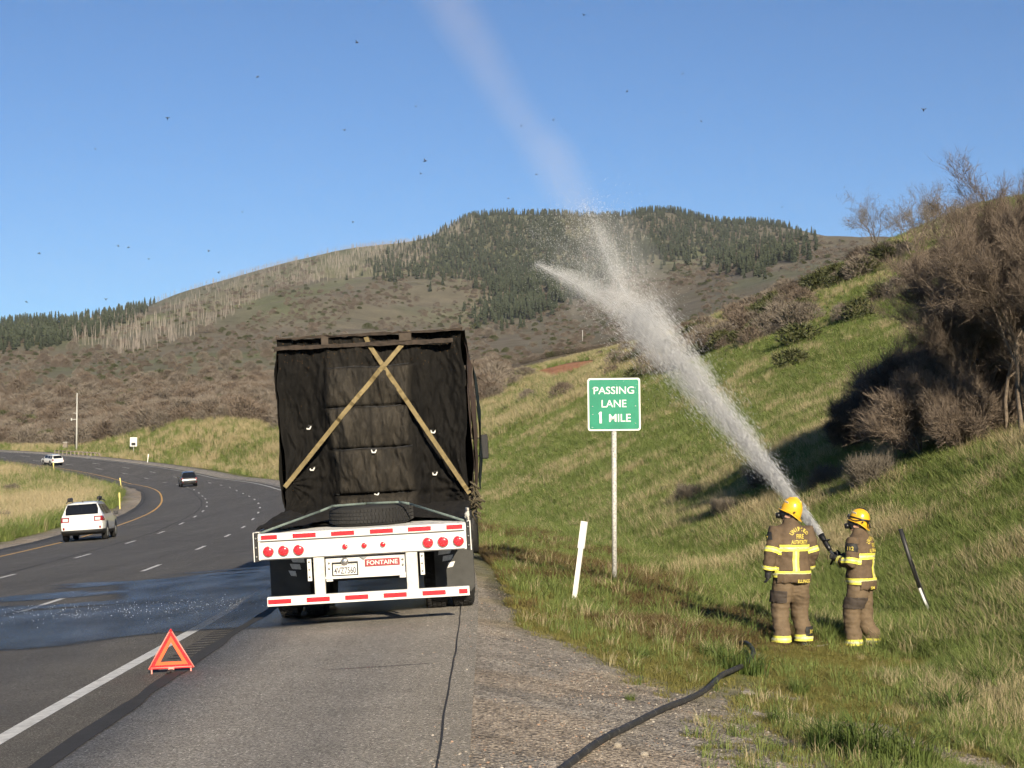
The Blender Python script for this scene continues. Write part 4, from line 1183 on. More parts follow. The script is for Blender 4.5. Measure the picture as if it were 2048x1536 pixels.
# crossed straps
def strap(pts, w, m_, parent, nm, on=True, lift=.012, n=60, t=.004):
    P = np.array(pts, float); d = np.concatenate([[0], np.cumsum(np.linalg.norm(np.diff(P[:, [0, -1]], axis=0), axis=1))])
    u = np.linspace(0, d[-1], n); x = np.interp(u, d, P[:, 0]); z = np.interp(u, d, P[:, -1])
    if on:
        y = CY - np.maximum(tarp_y(x, z), .0) - lift
        y = np.minimum(y, np.interp(u, [0, d[-1] * .5, d[-1]], [y[0], y.min() - .0, y[-1]]) + .03)
    else: y = np.interp(u, d, P[:, 1])
    q = np.stack([x, y, z], -1); tg = np.gradient(q, axis=0); tg /= np.linalg.norm(tg, axis=1)[:, None]
    nn = np.array([0, -1, 0]) if on else None
    side = np.cross(tg, nn if on else np.array([0, -.35, 1.0])); side /= np.linalg.norm(side, axis=1)[:, None]
    up = np.cross(side, tg)
    vs = np.stack([q - side * w / 2, q + side * w / 2, q + side * w / 2 + up * t, q - side * w / 2 + up * t], 1).reshape(-1, 3)
    fs = [(4 * k + e, 4 * k + (e + 1) % 4, 4 * k + 4 + (e + 1) % 4, 4 * k + 4 + e) for k in range(n - 1) for e in range(4)]
    return MB().add(vs, fs).build(nm, m_, parent)
strap([(-.05, 3.70), (-.02, 3.60), (1.275, 1.44)], .062, M_strap, LOAD, 'strap', lift=.015)
strap([(-1.285, 1.67), (.54, 3.66), (.57, 3.75)], .062, M_strap, LOAD, 'strap', lift=.030)
for x, z in ((-.94, 2.48), (-.92, 1.9), (.81, 2.33), (.80, 1.74), (-.01, 2.1), (-.014, 1.51)):
    y = CY - float(tarp_y(x, z)) - .02
    c = MB().tube([(x - .035, y, z + .02), (x - .02, y - .02, z - .018), (x + .015, y - .024, z - .02), (x + .035, y - .004, z + .018)], [.010, .013, .013, .009], 6).build('clip', M_clip, net)
    MB().box((x, y + .006, z + .028), (.09, .012, .02)).build('clip_bar', M_black, c)
# loose net skirts lying on the deck
def skirt(pts, seed):
    """a crumpled sheet over a quad, slightly above the deck"""
    A_, B_, C_, D_ = (np.array(p, float) for p in pts); n = 24
    u, v = np.meshgrid(np.linspace(0, 1, n), np.linspace(0, 1, n))
    P = (A_ * (1 - u)[..., None] + B_ * u[..., None]) * (1 - v)[..., None] + (D_ * (1 - u)[..., None] + C_ * u[..., None]) * v[..., None]
    P[..., 2] += fbm(u * 7, v * 7, 3, seed) * .07
    i = np.arange(n * n).reshape(n, n)
    return obj('net_skirt', mesh_np('skirt', P.reshape(-1, 3), np.stack([i[:-1, :-1], i[:-1, 1:], i[1:, 1:], i[1:, :-1]], -1).reshape(-1, 4), smooth=True), M_net, LOAD)
skirt([(-1.29, .10, 1.20), (-1.02, .30, 1.19), (-.40, 1.55, 1.20), (-1.31, 3.35, 1.32)], 5)
skirt([(.72, 1.35, 1.19), (1.27, .50, 1.19), (1.29, 3.35, 1.32), (.55, 3.2, 1.29)], 6)
skirt([(-.95, 1.15, 1.188), (.85, 1.25, 1.188), (.95, 3.3, 1.31), (-.95, 3.3, 1.31)], 8)
# tangle of cord hanging at the right edge
tg = MB(); rg = np.random.default_rng(5)
for k in range(16):
    p = Vector((1.30 + rg.uniform(0, .06), 3.2 + rg.uniform(-.1, .8), 1.62 - .06 * rg.uniform(0, 5)))
    pts = [p + Vector(rg.normal(0, .05, 3)) + Vector((.03 * j * rg.uniform(-.3, 1), 0, -.055 * j)) for j in range(5)]
    tg.tube(pts, .012, 5)
tg.build('cord_tangle', mat('olive cord', (.085, .070, .040), .9, noise=(20, .5)), LOAD)

# spare tyre lying on the tail
ST = MB().lathe([(.27, .02), (.30, .0), (.46, .005), (.505, .03), (.52, .07), (.52, .185), (.505, .225), (.46, .25), (.30, .255), (.27, .235), (.265, .13)], (0, 0, 0), 'z', 48).build('spare_tyre', M_tyre)
st = MB()
for k in range(72):
    a = 2 * math.pi * k / 72
    for j, zz in enumerate((.06, .105, .15, .195)):
        aa = a + .02 * (j % 2); st.box((math.cos(aa) * .521, math.sin(aa) * .521, zz), (.012, .034, .034), rot=(0, 0, aa + .3))
st.build('tread', M_tyre, ST)
ST.matrix_world = TRAILER.matrix_basis @ Matrix.Translation((.045, 1.18, 1.186)) @ Euler((R(.8), 0, 0)).to_matrix().to_4x4()
tag(ST, 'black spare truck tyre lying flat on the trailer tail', 'tyre')
ts = MB()
wp = [(-1.20, .03, 1.205), (-.55, .66, 1.40), (-.40, .80, 1.452), (0, .90, 1.456), (.42, .80, 1.455), (.56, .68, 1.43), (1.22, .03, 1.215)]
for a, b in zip(wp[:-1], wp[1:]):
    a, b = Vector(a), Vector(b); d = (b - a); 
    ts.tube([a - d * .01, b + d * .01], .016, 6, sx=.5)
TS = ts.build('tie_strap', M_strapg); TS.matrix_world = TRAILER.matrix_basis.copy()
tag(TS, 'grey-green strap holding the spare tyre down to the trailer corners', 'strap')
rp = MB()
for k in range(9): rp.tube([(1.255 + .012 * math.sin(k), .02, 1.20 + .018 * k), (1.29, .0, 1.208 + .018 * k), (1.262, .05, 1.215 + .018 * k)], .012, 6)
RP = rp.build('rope_coil', mat('white rope', (.6, .58, .53), .8, noise=(40, .2))); RP.matrix_world = TRAILER.matrix_basis.copy()
tag(RP, 'short white rope wound around the right rear stake', 'rope')

# ================================================================== tractor unit (mostly hidden by the load)
M_cab = mat('dark green cab paint', (.012, .030, .030), .25, coat=.5)
M_glass = mat('dark glass', (.012, .014, .016), .06, spec=.6)
TR = empty('truck_tractor'); TR.matrix_world = TRAILER.matrix_basis.copy()
tag(TR, 'dark truck tractor ahead of the netted load, its black mirror showing', 'truck')
MB().prism([(15.4, .95), (15.4, 3.55), (16.2, 3.75), (17.6, 3.70), (18.5, 2.75), (18.6, 1.9), (20.6, 1.75), (20.9, 1.2), (20.9, .55), (18.2, .55), (18.2, .95)], 'x', -1.16, 1.16).build('cab', M_cab, TR)
for s in (-1, 1):
    MB().prism([(17.3, 2.0), (17.3, 2.75), (18.2, 2.75), (18.5, 2.0)], 'x', s * 1.165 - .01, s * 1.165 + .01).build('side_window', M_glass, TR)
    m_ = MB().box((s * 1.50, 18.5, 2.05), (.16, .10, .55), bev=.03).build('mirror', M_black, TR)
    MB().tube([(s * 1.15, 18.4, 2.25), (s * 1.45, 18.5, 2.25)], .02, 6).build('mirror_arm', M_black, m_)
    MB().tube([(s * 1.15, 18.4, 1.85), (s * 1.45, 18.5, 1.85)], .02, 6).build('mirror_arm', M_black, m_)
    MB().cyl((s * 1.05, 15.2, 1.0), (s * 1.05, 15.2, 3.95), .075, 12).build('exhaust_stack', M_steel, TR)
    MB().box((s * .95, 16.4, .62), (.5, 1.6, .5), bev=.06).build('fuel_tank', M_steel, TR)
    for ax, xs_ in ((13.2, (.79, 1.135)), (14.5, (.79, 1.135)), (19.9, (1.0,))):
        for xx in xs_:
            w = MB().lathe([(.30, -.13), (.44, -.145), (.50, -.11), (.512, -.05), (.512, .05), (.50, .11), (.44, .145), (.30, .13)], (s * xx, ax, .512), 'x', 28).build('wheel', M_tyre, TR)
            MB().lathe([(.30, -.10), (.14, .02), (.12, .08), (.001, .08)], (s * xx, ax, .512), 'x', 20).build('rim', M_steel, w)
MB().box((0, 15.6, .72), (.9, 8.2, .28)).build('chassis', M_dark, TR)
MB().prism([(17.62, 3.60), (17.64, 3.56), (18.46, 2.74), (18.52, 2.78)], 'x', -1.0, 1.0).build('windscreen', M_glass, TR)

# ================================================================== road sign, delineators, triangle
M_galv = mat('galvanised post', (.46, .46, .43), .55, 0, noise=(30, .5), bump=(40, .2, .003))
M_sgreen = mat('sign green sheeting', (.016, .235, .135), .35, noise=(2.5, .16), spec=.5)
M_swhite = mat('sign white sheeting', (.78, .78, .74), .4)
def rrect(w, h, r, n=6):
    o = []
    for cx, cz, a0 in ((w / 2 - r, h / 2 - r, 0), (-w / 2 + r, h / 2 - r, 90), (-w / 2 + r, -h / 2 + r, 180), (w / 2 - r, -h / 2 + r, 270)):
        for k in range(n + 1): a = R(a0 + 90 * k / n); o.append((cx + r * math.cos(a), cz + r * math.sin(a)))
    return o
SD = 30.5
sp_ = pix(1228, 809, SD)
SGN = empty('road_sign', (sp_.x, SD, gz1(sp_.x, SD)))
tag(SGN, 'green square highway sign reading PASSING LANE 1 MILE on a steel post', 'sign')
zc = sp_.z - SGN.location.z
MB().cyl((0, 0, -.3), (0, 0, zc + .1), .044, 16).build('post', M_galv, SGN)
pn = MB().prism(rrect(.914, .914, .045), 'y', -.056, -.051).build('panel', M_swhite, SGN, (0, 0, zc), (0, R(-.6), R(-3)))
MB().prism(rrect(.860, .860, .030), 'y', -.0590, -.0565).build('panel_face', M_sgreen, pn)
for s_, x, z, w, h in (('PASSING', 0, .245, .70, .128), ('LANE', 0, .015, .43, .128), ('MILE', .10, -.235, .375, .135)):
    obj('lettering', text_mesh(s_, w, h, bold=.007), M_swhite, pn, (x, -.0605, z))
MB().prism([(-.255, -.325), (-.215, -.325), (-.215, -.125), (-.245, -.125), (-.275, -.165), (-.255, -.165)], 'y', -.0610, -.0592).build('lettering', M_swhite, pn)
for x, z in ((-.37, .28), (.37, .28), (-.37, -.03), (.37, -.03), (-.37, -.17), (.37, -.33), (-.38, -.40)):
    MB().cyl((x, -.058, z), (x, -.064, z), .009, 8).build('rivet', M_galv, pn)

M_delin = mat('white delineator plastic', (.74, .73, .70), .5, noise=(6, .08))
M_deliny = mat('faded yellow delineator', (.66, .56, .18), .5, noise=(6, .12))
M_delinb = mat('black charred plastic', (.02, .02, .02), .5)
def delineator(px, py, h, m_, tilt, label, yaw=0.0, depth=None, w=.10):
    p = pix(px, py, depth) if depth else hit(px, py)
    if depth: p.z = gz1(p.x, p.y)
    e = empty('delineator_post', p); e.rotation_euler = (0, tilt, yaw)
    prof = [(-w * .36, -.015), (-w * .2, 0), (w * .2, 0), (w * .36, -.015), (w * .2, .012), (-w * .2, .012)]
    MB().prism(prof, 'z', -.15, h * .70).build('stem', m_, e)
    MB().prism([(a * 1.4, b - .001) for a, b in prof], 'z', h * .68, h).build('head', m_, e)
    return tag(e, label, 'delineator')
delineator(1147, 1219, 1.22, M_delin, R(7.5), 'white plastic delineator leaning right beside the truck', depth=25.6)
delineator(240, 1018, 1.25, M_deliny, R(-2.5), 'pale yellow delineator just ahead of the white wagon', w=.13)
delineator(243, 977, 1.25, M_deliny, R(-9), 'leaning yellowish delineator on the median tip behind the first', w=.14)
delineator(108, 943, 1.25, M_deliny, R(-5), 'yellowish delineator in front of the far white car', w=.16)
delineator(295, 925, 1.25, M_delin, R(6), 'white delineator on the outer edge of the curve', w=.16)
# bent post, charred on top
bp_ = pix(1868, 1234, 25.2); bp_.z = gz1(bp_.x, bp_.y)
BP = empty('bent_post', bp_); tag(BP, 'bent black and white delineator leaning in the grass uphill of the firefighters', 'delineator')
bl = [Vector((0, 0, -.1)), Vector((-.05, 0, .12)), Vector((-.13, .02, .30)), Vector((-.19, .03, .46)), Vector((-.33, .02, .86)), Vector((-.47, .0, 1.30))]
MB().tube(bl[:4], [.026, .027, .028, .029], 8, sx=.6).build('stem', M_delin, BP)
MB().tube(bl[3:], [.030, .031, .033], 8, sx=.6).build('head', M_delinb, BP)
MB().tube([q + Vector((.02, -.025, 0)) for q in bl[1:5]], .009, 6).build('dark_edge', M_delinb, BP)

# warning triangle
M_or = mat('fluorescent orange', (.90, .105, .012), .45, noise=(30, .08))
M_rd = mat('red reflector', (.80, .018, .015), .25, noise=(120, .25), coat=.4)
M_pk = mat('pale red plastic', (.80, .28, .22), .45)
tp = pix(343, 1374, 17.2); tv = road_sv([tp.x], [tp.y]); tp.z = float(road_xyz(tv[0], tv[1])[0, 2])
WT = empty('warning_triangle', tp); WT.rotation_euler = (R(-6), R(-2.6), R(2)); tag(WT, 'orange and red warning triangle standing on the asphalt', 'warning triangle')
def tri_frame(o, i, y0, y1, z0=0.04):
    def tr(s): h = s * math.sqrt(3) / 2; return [(-s / 2, 0), (s / 2, 0), (0, h)]
    cz = .445 * math.sqrt(3) / 6
    A_ = [(x, z - o * math.sqrt(3) / 6 + cz + z0) for x, z in tr(o)]; B_ = [(x, z - i * math.sqrt(3) / 6 + cz + z0) for x, z in tr(i)]
    vs = [(x, y0, z) for x, z in A_] + [(x, y0, z) for x, z in B_] + [(x, y1, z) for x, z in A_] + [(x, y1, z) for x, z in B_]
    fs = []
    for k in range(3):
        n = (k + 1) % 3
        fs += [(k, n, n + 3, k + 3), (k + 6, k + 9, n + 9, n + 6), (k, k + 6, n + 6, n), (k + 3, n + 3, n + 9, k + 9)]
    return MB().add(vs, fs)
tri_frame(.445, .325, -.008, .010).build('outer_frame', M_rd, WT)
tri_frame(.352, .215, -.003, .004).build('inner_frame', M_or, WT)
for s in (-1, 1):
    MB().box((s * .19, -.012, .016), (.013, .013, .045)).build('foot', M_pk, WT)
    f_ = MB().tube([(s * .222, -.012, .043), (s * .014, -.012, .395)], .006, 6).build('edge_trim', M_pk, WT)
MB().tube([(-.20, -.012, .052), (.20, -.012, .052)], .005, 6).build('edge_trim', M_pk, WT)
bs = MB().lathe([(.040, 0), (.046, .008), (.030, .026), (.012, .034)], (0, -.03, .0), 'z', 14)
bs.box((0, .10, .010), (.03, .26, .012)).box((0, -.12, .010), (.03, .16, .012)).build('weighted_base', M_dark, WT)
MB().box((0, -.012, .038), (.055, .016, .03)).build('hinge', M_pk, WT)

# ================================================================== firefighters
def baked(me, *mods):
    o = bpy.data.objects.new('tmp', me); COL.objects.link(o)
    for ty, kw in mods:
        m_ = o.modifiers.new(ty, ty)
        for k, v in kw.items(): setattr(m_, k, v)
    dg = bpy.context.evaluated_depsgraph_get(); dg.update()
    r_ = bpy.data.meshes.new_from_object(o.evaluated_get(dg))
    bpy.data.objects.remove(o)
    r_.materials.clear()
    return r_
def fuse(mb, voxel, it=4):
    me = mb.mesh('raw')
    r_ = baked(me, ('REMESH', dict(mode='VOXEL', voxel_size=voxel)), ('SMOOTH', dict(factor=.5, iterations=it)))
    r_.polygons.foreach_set('use_smooth', np.ones(len(r_.polygons), bool)); return r_
def crinkle(me, amp, fx, fz, seed, zlo=-9, zhi=9):
    n = len(me.vertices); co = np.zeros(n * 3, np.float32); no = np.zeros(n * 3, np.float32)
    me.vertices.foreach_get('co', co); me.vertex_normals.foreach_get('vector', no) if False else None
    co = co.reshape(-1, 3); no = np.array([v.normal[:] for v in me.vertices], np.float32)
    d = (fbm(co[:, 0] * fx + co[:, 1] * fx * .7, co[:, 2] * fz + co[:, 0] * 2, 3, seed) - .5) + .6 * (np.abs(fbm(co[:, 0] * fx * .7 - co[:, 1] * fx, co[:, 2] * fz * 1.4, 3, seed + 5) - .5) * -2 + .3)
    co += no * (d * amp)[:, None]; me.vertices.foreach_set('co', co.ravel()); me.update(); return me
def rings(mb, rs, n=20):
    """rs: (z, half x, half y, cx, cy) horizontal ellipses"""
    vs, fs = [], []
    for z, hx, hy, cx, cy in rs:
        for k in range(n): a = 2 * math.pi * k / n; vs.append((cx + hx * math.cos(a), cy + hy * math.sin(a), z))
    for i in range(len(rs) - 1):
        for k in range(n): fs.append((i * n + k, i * n + (k + 1) % n, (i + 1) * n + (k + 1) % n, (i + 1) * n + k))
    fs.append(tuple(reversed(range(n)))); fs.append(tuple((len(rs) - 1) * n + k for k in range(n)))
    return mb.add(vs, fs, True)
def band(me, planes, pred, off):
    """the part of a garment between planes, lifted off it and closed at its edges"""
    bm = bmesh.new(); bm.from_mesh(me)
    for co, no in planes:
        bmesh.ops.bisect_plane(bm, geom=list(bm.verts) + list(bm.edges) + list(bm.faces), plane_co=co, plane_no=no, clear_outer=True)
    bad = [f for f in bm.faces if not pred(f.calc_center_median())]
    bmesh.ops.delete(bm, geom=bad, context='FACES')
    bm.normal_update()
    for v in bm.verts: v.co += v.normal * off
    be = [e for e in bm.edges if e.is_boundary]
    r_ = bmesh.ops.extrude_edge_only(bm, edges=be)
    for v in (g for g in r_['geom'] if isinstance(g, bmesh.types.BMVert)): v.co -= v.normal * 0
    bm.normal_update()
    m2 = bpy.data.meshes.new('band'); bm.to_mesh(m2); bm.free()
    m2.polygons.foreach_set('use_smooth', np.ones(len(m2.polygons), bool)); return m2
def slab(p, q):
    """two planes across the line p->q"""
    p, q = Vector(p), Vector(q); d = (q - p).normalized(); return [(p, -d), (q, d)]

M_coat = mat('brown turnout cloth', (.108, .073, .043), .85, noise=(7, .28), bump=(90, .35, .006))
M_coat2 = mat('tan turnout cloth', (.132, .093, .055), .85, noise=(7, .25), bump=(90, .35, .006))
M_lime = mat('lime trim', (.74, .70, .10), .5, noise=(40, .15))
M_silver = mat('silver trim', (.52, .52, .30), .4, noise=(30, .2))
M_lett = mat('yellow lettering', (.72, .58, .10), .6)
M_glove = mat('black glove leather', (.020, .020, .022), .65, bump=(40, .4, .005))
M_patch = mat('black patch', (.018, .018, .018), .7)
M_pocket = mat('dark brown pocket', (.050, .038, .030), .8, noise=(12, .2))
M_skin = mat('skin', (.52, .30, .21), .55)
M_helm = mat('yellow helmet shell', (.74, .42, .025), .28, noise=(9, .10), coat=.3)
M_maskb = mat('black mask rubber', (.012, .012, .013), .35)
M_visor = mat('clear visor', (.10, .11, .11), .05, spec=.8)
M_white2 = mat('white sticker', (.72, .72, .68), .5)
M_boot = mat('black boot', (.020, .019, .018), .6, noise=(12, .3))

def person(loc, yaw, S, arms, feet, head_yaw, head_pitch, label, back_lines, tail, tail_x, extra):
    P = empty('person', loc); P.rotation_euler = (0, 0, yaw); P.scale = (S, S, S)
    tag(P, label, 'person')
    hl, hr = Vector((-.105, 0, .93)), Vector((.105, 0, .93))
    # trousers
    tm = MB()
    rings(tm, [(.86, .195, .150, 0, 0), (.96, .20, .16, 0, 0), (1.05, .19, .155, 0, 0)])
    for s, f in ((-1, feet[0]), (1, feet[1])):
        f = Vector(f); k = Vector((s * .115, .045, .50)) * .5 + Vector((f.x, f.y, .50)) * .5 + Vector((0, .03, 0))
        tm.tube([(s * .085, 0, .94), (s * .10, .012, .76), k + Vector((0, 0, .06)), k - Vector((0, 0, .10)), (f.x, f.y - .005, .24), (f.x, f.y, .085)], [.150, .142, .118, .112, .106, .116], 18)
    tro = crinkle(fuse(tm, .016), .035, 7, 13, 301)
    TR_ = obj('trousers', tro, M_coat2, P)
    for s, f in ((-1, feet[0]), (1, feet[1])):
        pr = (lambda c, s=s, f=f: (c.x - (feet[0][0] + feet[1][0]) / 2) * s > 0)
        obj('cuff_trim', band(tro, [(Vector((0, 0, .105)), Vector((0, 0, -1))), (Vector((0, 0, .185)), Vector((0, 0, 1)))], pr, .006), M_lime, TR_)
        obj('cuff_silver', band(tro, [(Vector((0, 0, .130)), Vector((0, 0, -1))), (Vector((0, 0, .158)), Vector((0, 0, 1)))], pr, .008), M_silver, TR_)
    # coat
    cm = MB()
    rings(cm, [(.895, .250, .185, 0, -.01), (1.0, .250, .185, 0, -.005), (1.16, .238, .175, 0, 0), (1.34, .245, .178, 0, -.01), (1.46, .232, .162, 0, -.012), (1.535, .185, .135, 0, -.01), (1.585, .110, .100, 0, 0), (1.635, .086, .086, 0, .01), (1.665, .084, .084, 0, .012)], 28)
    for a in arms:
        sh, el, wr = (Vector(q) for q in a[:3])
        cm.tube([sh + Vector((-.06 if sh.x > 0 else .06, 0, -.02)), sh, sh.lerp(el, .5), el, el.lerp(wr, .5), wr], [.085, .100, .092, .082, .076, .070], 16)
    coat = crinkle(fuse(cm, .014), .026, 8, 11, 311)
    # the longer tail at the back
    CO = obj('coat', coat, M_coat, P)
    tl_ = band(coat, [(Vector((0, 0, .86)), Vector((0, 0, -1))), (Vector((0, 0, .96)), Vector((0, 0, 1))), (Vector((0, -.02, 0)), Vector((0, 1, 0)))], lambda c: c.y < -.06 and abs(c.x) < .22, .010)
    for v in tl_.vertices:
        if v.co.z < .93: v.co.z -= (.93 - v.co.z) * 1.2
    obj('coat_tail', tl_, M_coat, CO)
    arm_axes = [(Vector(a[0]), Vector(a[1]), Vector(a[2])) for a in arms]
    def is_torso(c):
        return abs(c.x) < .262 and all((c - (w + (e - w) * max(0, min(1, (c - w).dot(e - w) / (e - w).length_squared)))).length > .088 for s_, e, w in arm_axes) and \
               all((c - (e + (s_ - e) * max(0, min(.75, (c - e).dot(s_ - e) / (s_ - e).length_squared)))).length > .100 for s_, e, w in arm_axes)
    def hb(z0, z1, nm):
        obj(nm, band(coat, [(Vector((0, 0, z0)), Vector((0, 0, -1))), (Vector((0, 0, z1)), Vector((0, 0, 1)))], is_torso, .006), M_lime, CO)
        m_ = (z0 + z1) / 2; h = (z1 - z0) * .17
        obj('silver_line', band(coat, [(Vector((0, 0, m_ - h)), Vector((0, 0, -1))), (Vector((0, 0, m_ + h)), Vector((0, 0, 1)))], is_torso, .0085), M_silver, CO)
    hb(1.245, 1.328, 'chest_trim'); hb(.915, .995, 'hem_trim')
    vx = extra.get('vx', 0.0)
    obj('back_trim', band(coat, [(Vector((vx - .042, 0, 0)), Vector((-1, 0, 0))), (Vector((vx + .042, 0, 0)), Vector((1, 0, 0))), (Vector((0, 0, .996)), Vector((0, 0, -1))), (Vector((0, 0, 1.244)), Vector((0, 0, 1))), (Vector((0, -.05, 0)), Vector((0, 1, 0)))], lambda c: True, .006), M_lime, CO)
    obj('silver_line', band(coat, [(Vector((vx - .014, 0, 0)), Vector((-1, 0, 0))), (Vector((vx + .014, 0, 0)), Vector((1, 0, 0))), (Vector((0, 0, .996)), Vector((0, 0, -1))), (Vector((0, 0, 1.244)), Vector((0, 0, 1))), (Vector((0, -.05, 0)), Vector((0, 1, 0)))], lambda c: True, .0085), M_silver, CO)
    for sh, el, wr in arm_axes:
        for a, b, t0, t1 in ((sh, el, .74, .98), (el, wr, .70, .92)):
            p, q = a.lerp(b, t0), a.lerp(b, t1); mid = (p + q) / 2
            obj('sleeve_trim', band(coat, slab(p, q), lambda c, mid=mid: (c - mid).length < .135, .006), M_lime, CO)
            p2, q2 = p.lerp(q, .36), p.lerp(q, .64)
            obj('silver_line', band(coat, slab(p2, q2), lambda c, mid=mid: (c - mid).length < .135, .0085), M_silver, CO)
    # lettering wrapped on the back
    bvh = BVHTree.FromPolygons([v.co[:] for v in coat.vertices], [p.vertices[:] for p in coat.polygons])
    def wrap(me, cx, cz, m_, nm, rot=0.0, off=.007, axis=Vector((0, 1, 0)), u=Vector((1, 0, 0)), origin=Vector((0, -1, 0))):
        for v in me.vertices:
            x, z = v.co.x * math.cos(rot) - v.co.z * math.sin(rot), v.co.x * math.sin(rot) + v.co.z * math.cos(rot)
            o = origin + u * (cx + x) + Vector((0, 0, cz + z))
            h = bvh.ray_cast(o, axis)
            v.co = (h[0] - axis * off) if h[0] is not None else o + axis * .9
        me.update(); return obj(nm, me, m_, CO)
    for kind, s_, cx, cz, w, h in back_lines:
        if kind == 'arc':
            n = len(s_)
            for i, ch in enumerate(s_):
                a = R((i - (n - 1) / 2) * -17); me = text_mesh(ch, None if ch == 'I' else w, h, bold=.012)
                wrap(me, cx - .145 * math.sin(a), cz + .145 * math.cos(a) - .145, M_lett, 'lettering', a)
        else: wrap(text_mesh(s_, w, h, bold=.012), cx, cz, M_lett, 'lettering')
    if tail:
        for v_ in (0,):
            me = text_mesh(tail, .17 if len(tail) > 3 else .09, .040, bold=.01)
            for v in me.vertices: v.co = Vector((tail_x + v.co.x, -.2215 + 1.0 * (tail_x + v.co.x) ** 2, .872 + v.co.z))
            obj('lettering', me, M_lett, CO)
    # pocket on the thigh, patches
    pk = band(tro, [(Vector((0, 0, .60)), Vector((0, 0, -1))), (Vector((0, 0, .745)), Vector((0, 0, 1))), (Vector((-.115, 0, 0)), Vector((1, 0, 0)))], lambda c: True, .020)
    obj('cargo_pocket', pk, M_pocket, TR_)
    if 'patch_arm' in extra:
        sh, el, wr = arm_axes[extra['patch_arm']]; p, q = sh.lerp(el, .14), sh.lerp(el, .48); mid = (p + q) / 2; pd = extra['patch_dir']
        obj('shoulder_patch', band(coat, slab(p, q) + [(mid + pd * .045, -pd)], lambda c: (c - mid).length < .16, .006), M_patch, CO)
        me = text_mesh('112', .085, .05, bold=.012)
        u = Vector((0, 0, 1)).cross(pd).normalized() * 1.0
        for v in me.vertices:
            o = mid + pd * .5 + u * v.co.x + Vector((0, 0, v.co.z)); h = bvh.ray_cast(o, -pd)
            v.co = h[0] + pd * .009 if h[0] is not None else mid
        obj('lettering', me, M_lett, CO)
    if 'boot_patch' in extra:
        fx, fy = extra['boot_patch']
        pz = band(tro, [(Vector((0, 0, .165)), Vector((0, 0, -1))), (Vector((0, 0, .285)), Vector((0, 0, 1))), (Vector((fx, fy, 0)) + Vector((.55, -.83, 0)) * .08, Vector((-.55, .83, 0)))], lambda c: c.x > 0, .010)
        obj('cuff_patch', pz, M_patch, TR_)
        me = text_mesh('312', .06, .045, bold=.012); tb_ = BVHTree.FromPolygons([v.co[:] for v in tro.vertices], [p.vertices[:] for p in tro.polygons])
        ax = Vector((-.55, .83, 0)); u = Vector((.83, .55, 0))
        for v in me.vertices:
            o = Vector((fx, fy, .225)) - ax * .5 + u * v.co.x + Vector((0, 0, v.co.z)); h = tb_.ray_cast(o, ax)
            v.co = h[0] - ax * .016 if h[0] is not None else Vector((fx, fy, .2))
        obj('lettering', me, M_lett, TR_)
    # boots
    for f in feet:
        f = Vector(f); b_ = MB(); dr = Vector((math.sin(-f.z), math.cos(-f.z), 0)); f.z = 0
        b_.tube([f + Vector((0, 0, .20)), f + Vector((0, 0, .10)), f + Vector((0, 0, .06))], [.075, .072, .062], 14)
        b_.tube([f - dr * .085 + Vector((0, 0, .045)), f - dr * .02 + Vector((0, 0, .05)), f + dr * .10 + Vector((0, 0, .045)), f + dr * .185 + Vector((0, 0, .036)), f + dr * .215 + Vector((0, 0, .032))], [.042, .052, .052, .043, .022], 12)
        obj('boot', fuse(b_, .010, 3), M_boot, P)
    # gloves: palm, four fingers, thumb
    for a in arms:
        el, wr, hd, curl, th = Vector(a[1]), Vector(a[2]), Vector(a[3]).normalized(), a[4], Vector(a[5]).normalized()
        th = (th - hd * th.dot(hd)).normalized(); nrm = hd.cross(th).normalized()
        g = MB(); g.tube([wr - hd * .05, wr + hd * .01], [.052, .045], 12)
        g.tube([wr, wr + hd * .045, wr + hd * .095], [.036, .044, .040], 12, sx=1.0)
        for i, (o, ln) in enumerate(((.030, .078), (.010, .088), (-.010, .082), (-.030, .062))):
            p = wr + hd * .09 + th * o; d = hd.copy(); pts = [p]
            for j in range(3):
                d = (Matrix.Rotation(curl * (.5 + .3 * j), 3, th) @ d); p = p + d * ln / 3 * (1.1 - .12 * j); pts.append(p)
            g.tube(pts, [.0135, .0130, .0120, .0090], 8)
        p = wr + hd * .03 + th * .036; d = (hd * .55 + th * .9).normalized(); pts = [p]
        for j in range(3):
            d = (d + nrm * (-.3 if curl > 0 else .3) * .6 + hd * .3).normalized(); p = p + d * .030; pts.append(p)
        g.tube(pts, [.016, .0150, .0135, .0100], 8)
        obj('glove', fuse(g, .0065, 2), M_glove, P)
    # head: body mesh, mask, helmet
    HM = Matrix.Translation((0, .03, 1.700)) @ Euler((0, 0, head_yaw - yaw)).to_matrix().to_4x4() @ Euler((head_pitch, 0, 0)).to_matrix().to_4x4() @ Matrix.Scale(.89, 4)
    bd = MB()
    rings(bd, [(.85, .16, .11, 0, 0), (1.0, .15, .11, 0, 0), (1.3, .18, .12, 0, 0), (1.45, .15, .10, 0, 0), (1.52, .07, .07, 0, .01), (1.60, .060, .065, 0, .015)], 16)
    for s, f in ((-1, feet[0]), (1, feet[1])): bd.tube([(s * .08, 0, .9), (.5 * (s * .115 + f[0]), .5 * (.045 + f[1]) + .03, .50), (f[0], f[1], .1)], [.08, .055, .042], 10)
    for a in arms: bd.tube([Vector(a[0]) * .85 + Vector((0, 0, .2)), a[0], a[1], a[2]], [.06, .055, .045, .035], 10)
    hv = MB()
    hrs = [(-.115, .030, .045, 0, .035), (-.095, .050, .070, 0, .030), (-.06, .062, .085, 0, .018), (-.02, .068, .093, 0, .008), (.03, .074, .097, 0, 0), (.08, .072, .092, 0, 0), (.12, .052, .065, 0, 0), (.14, .02, .025, 0, 0)]
    rings(hv, hrs, 20)
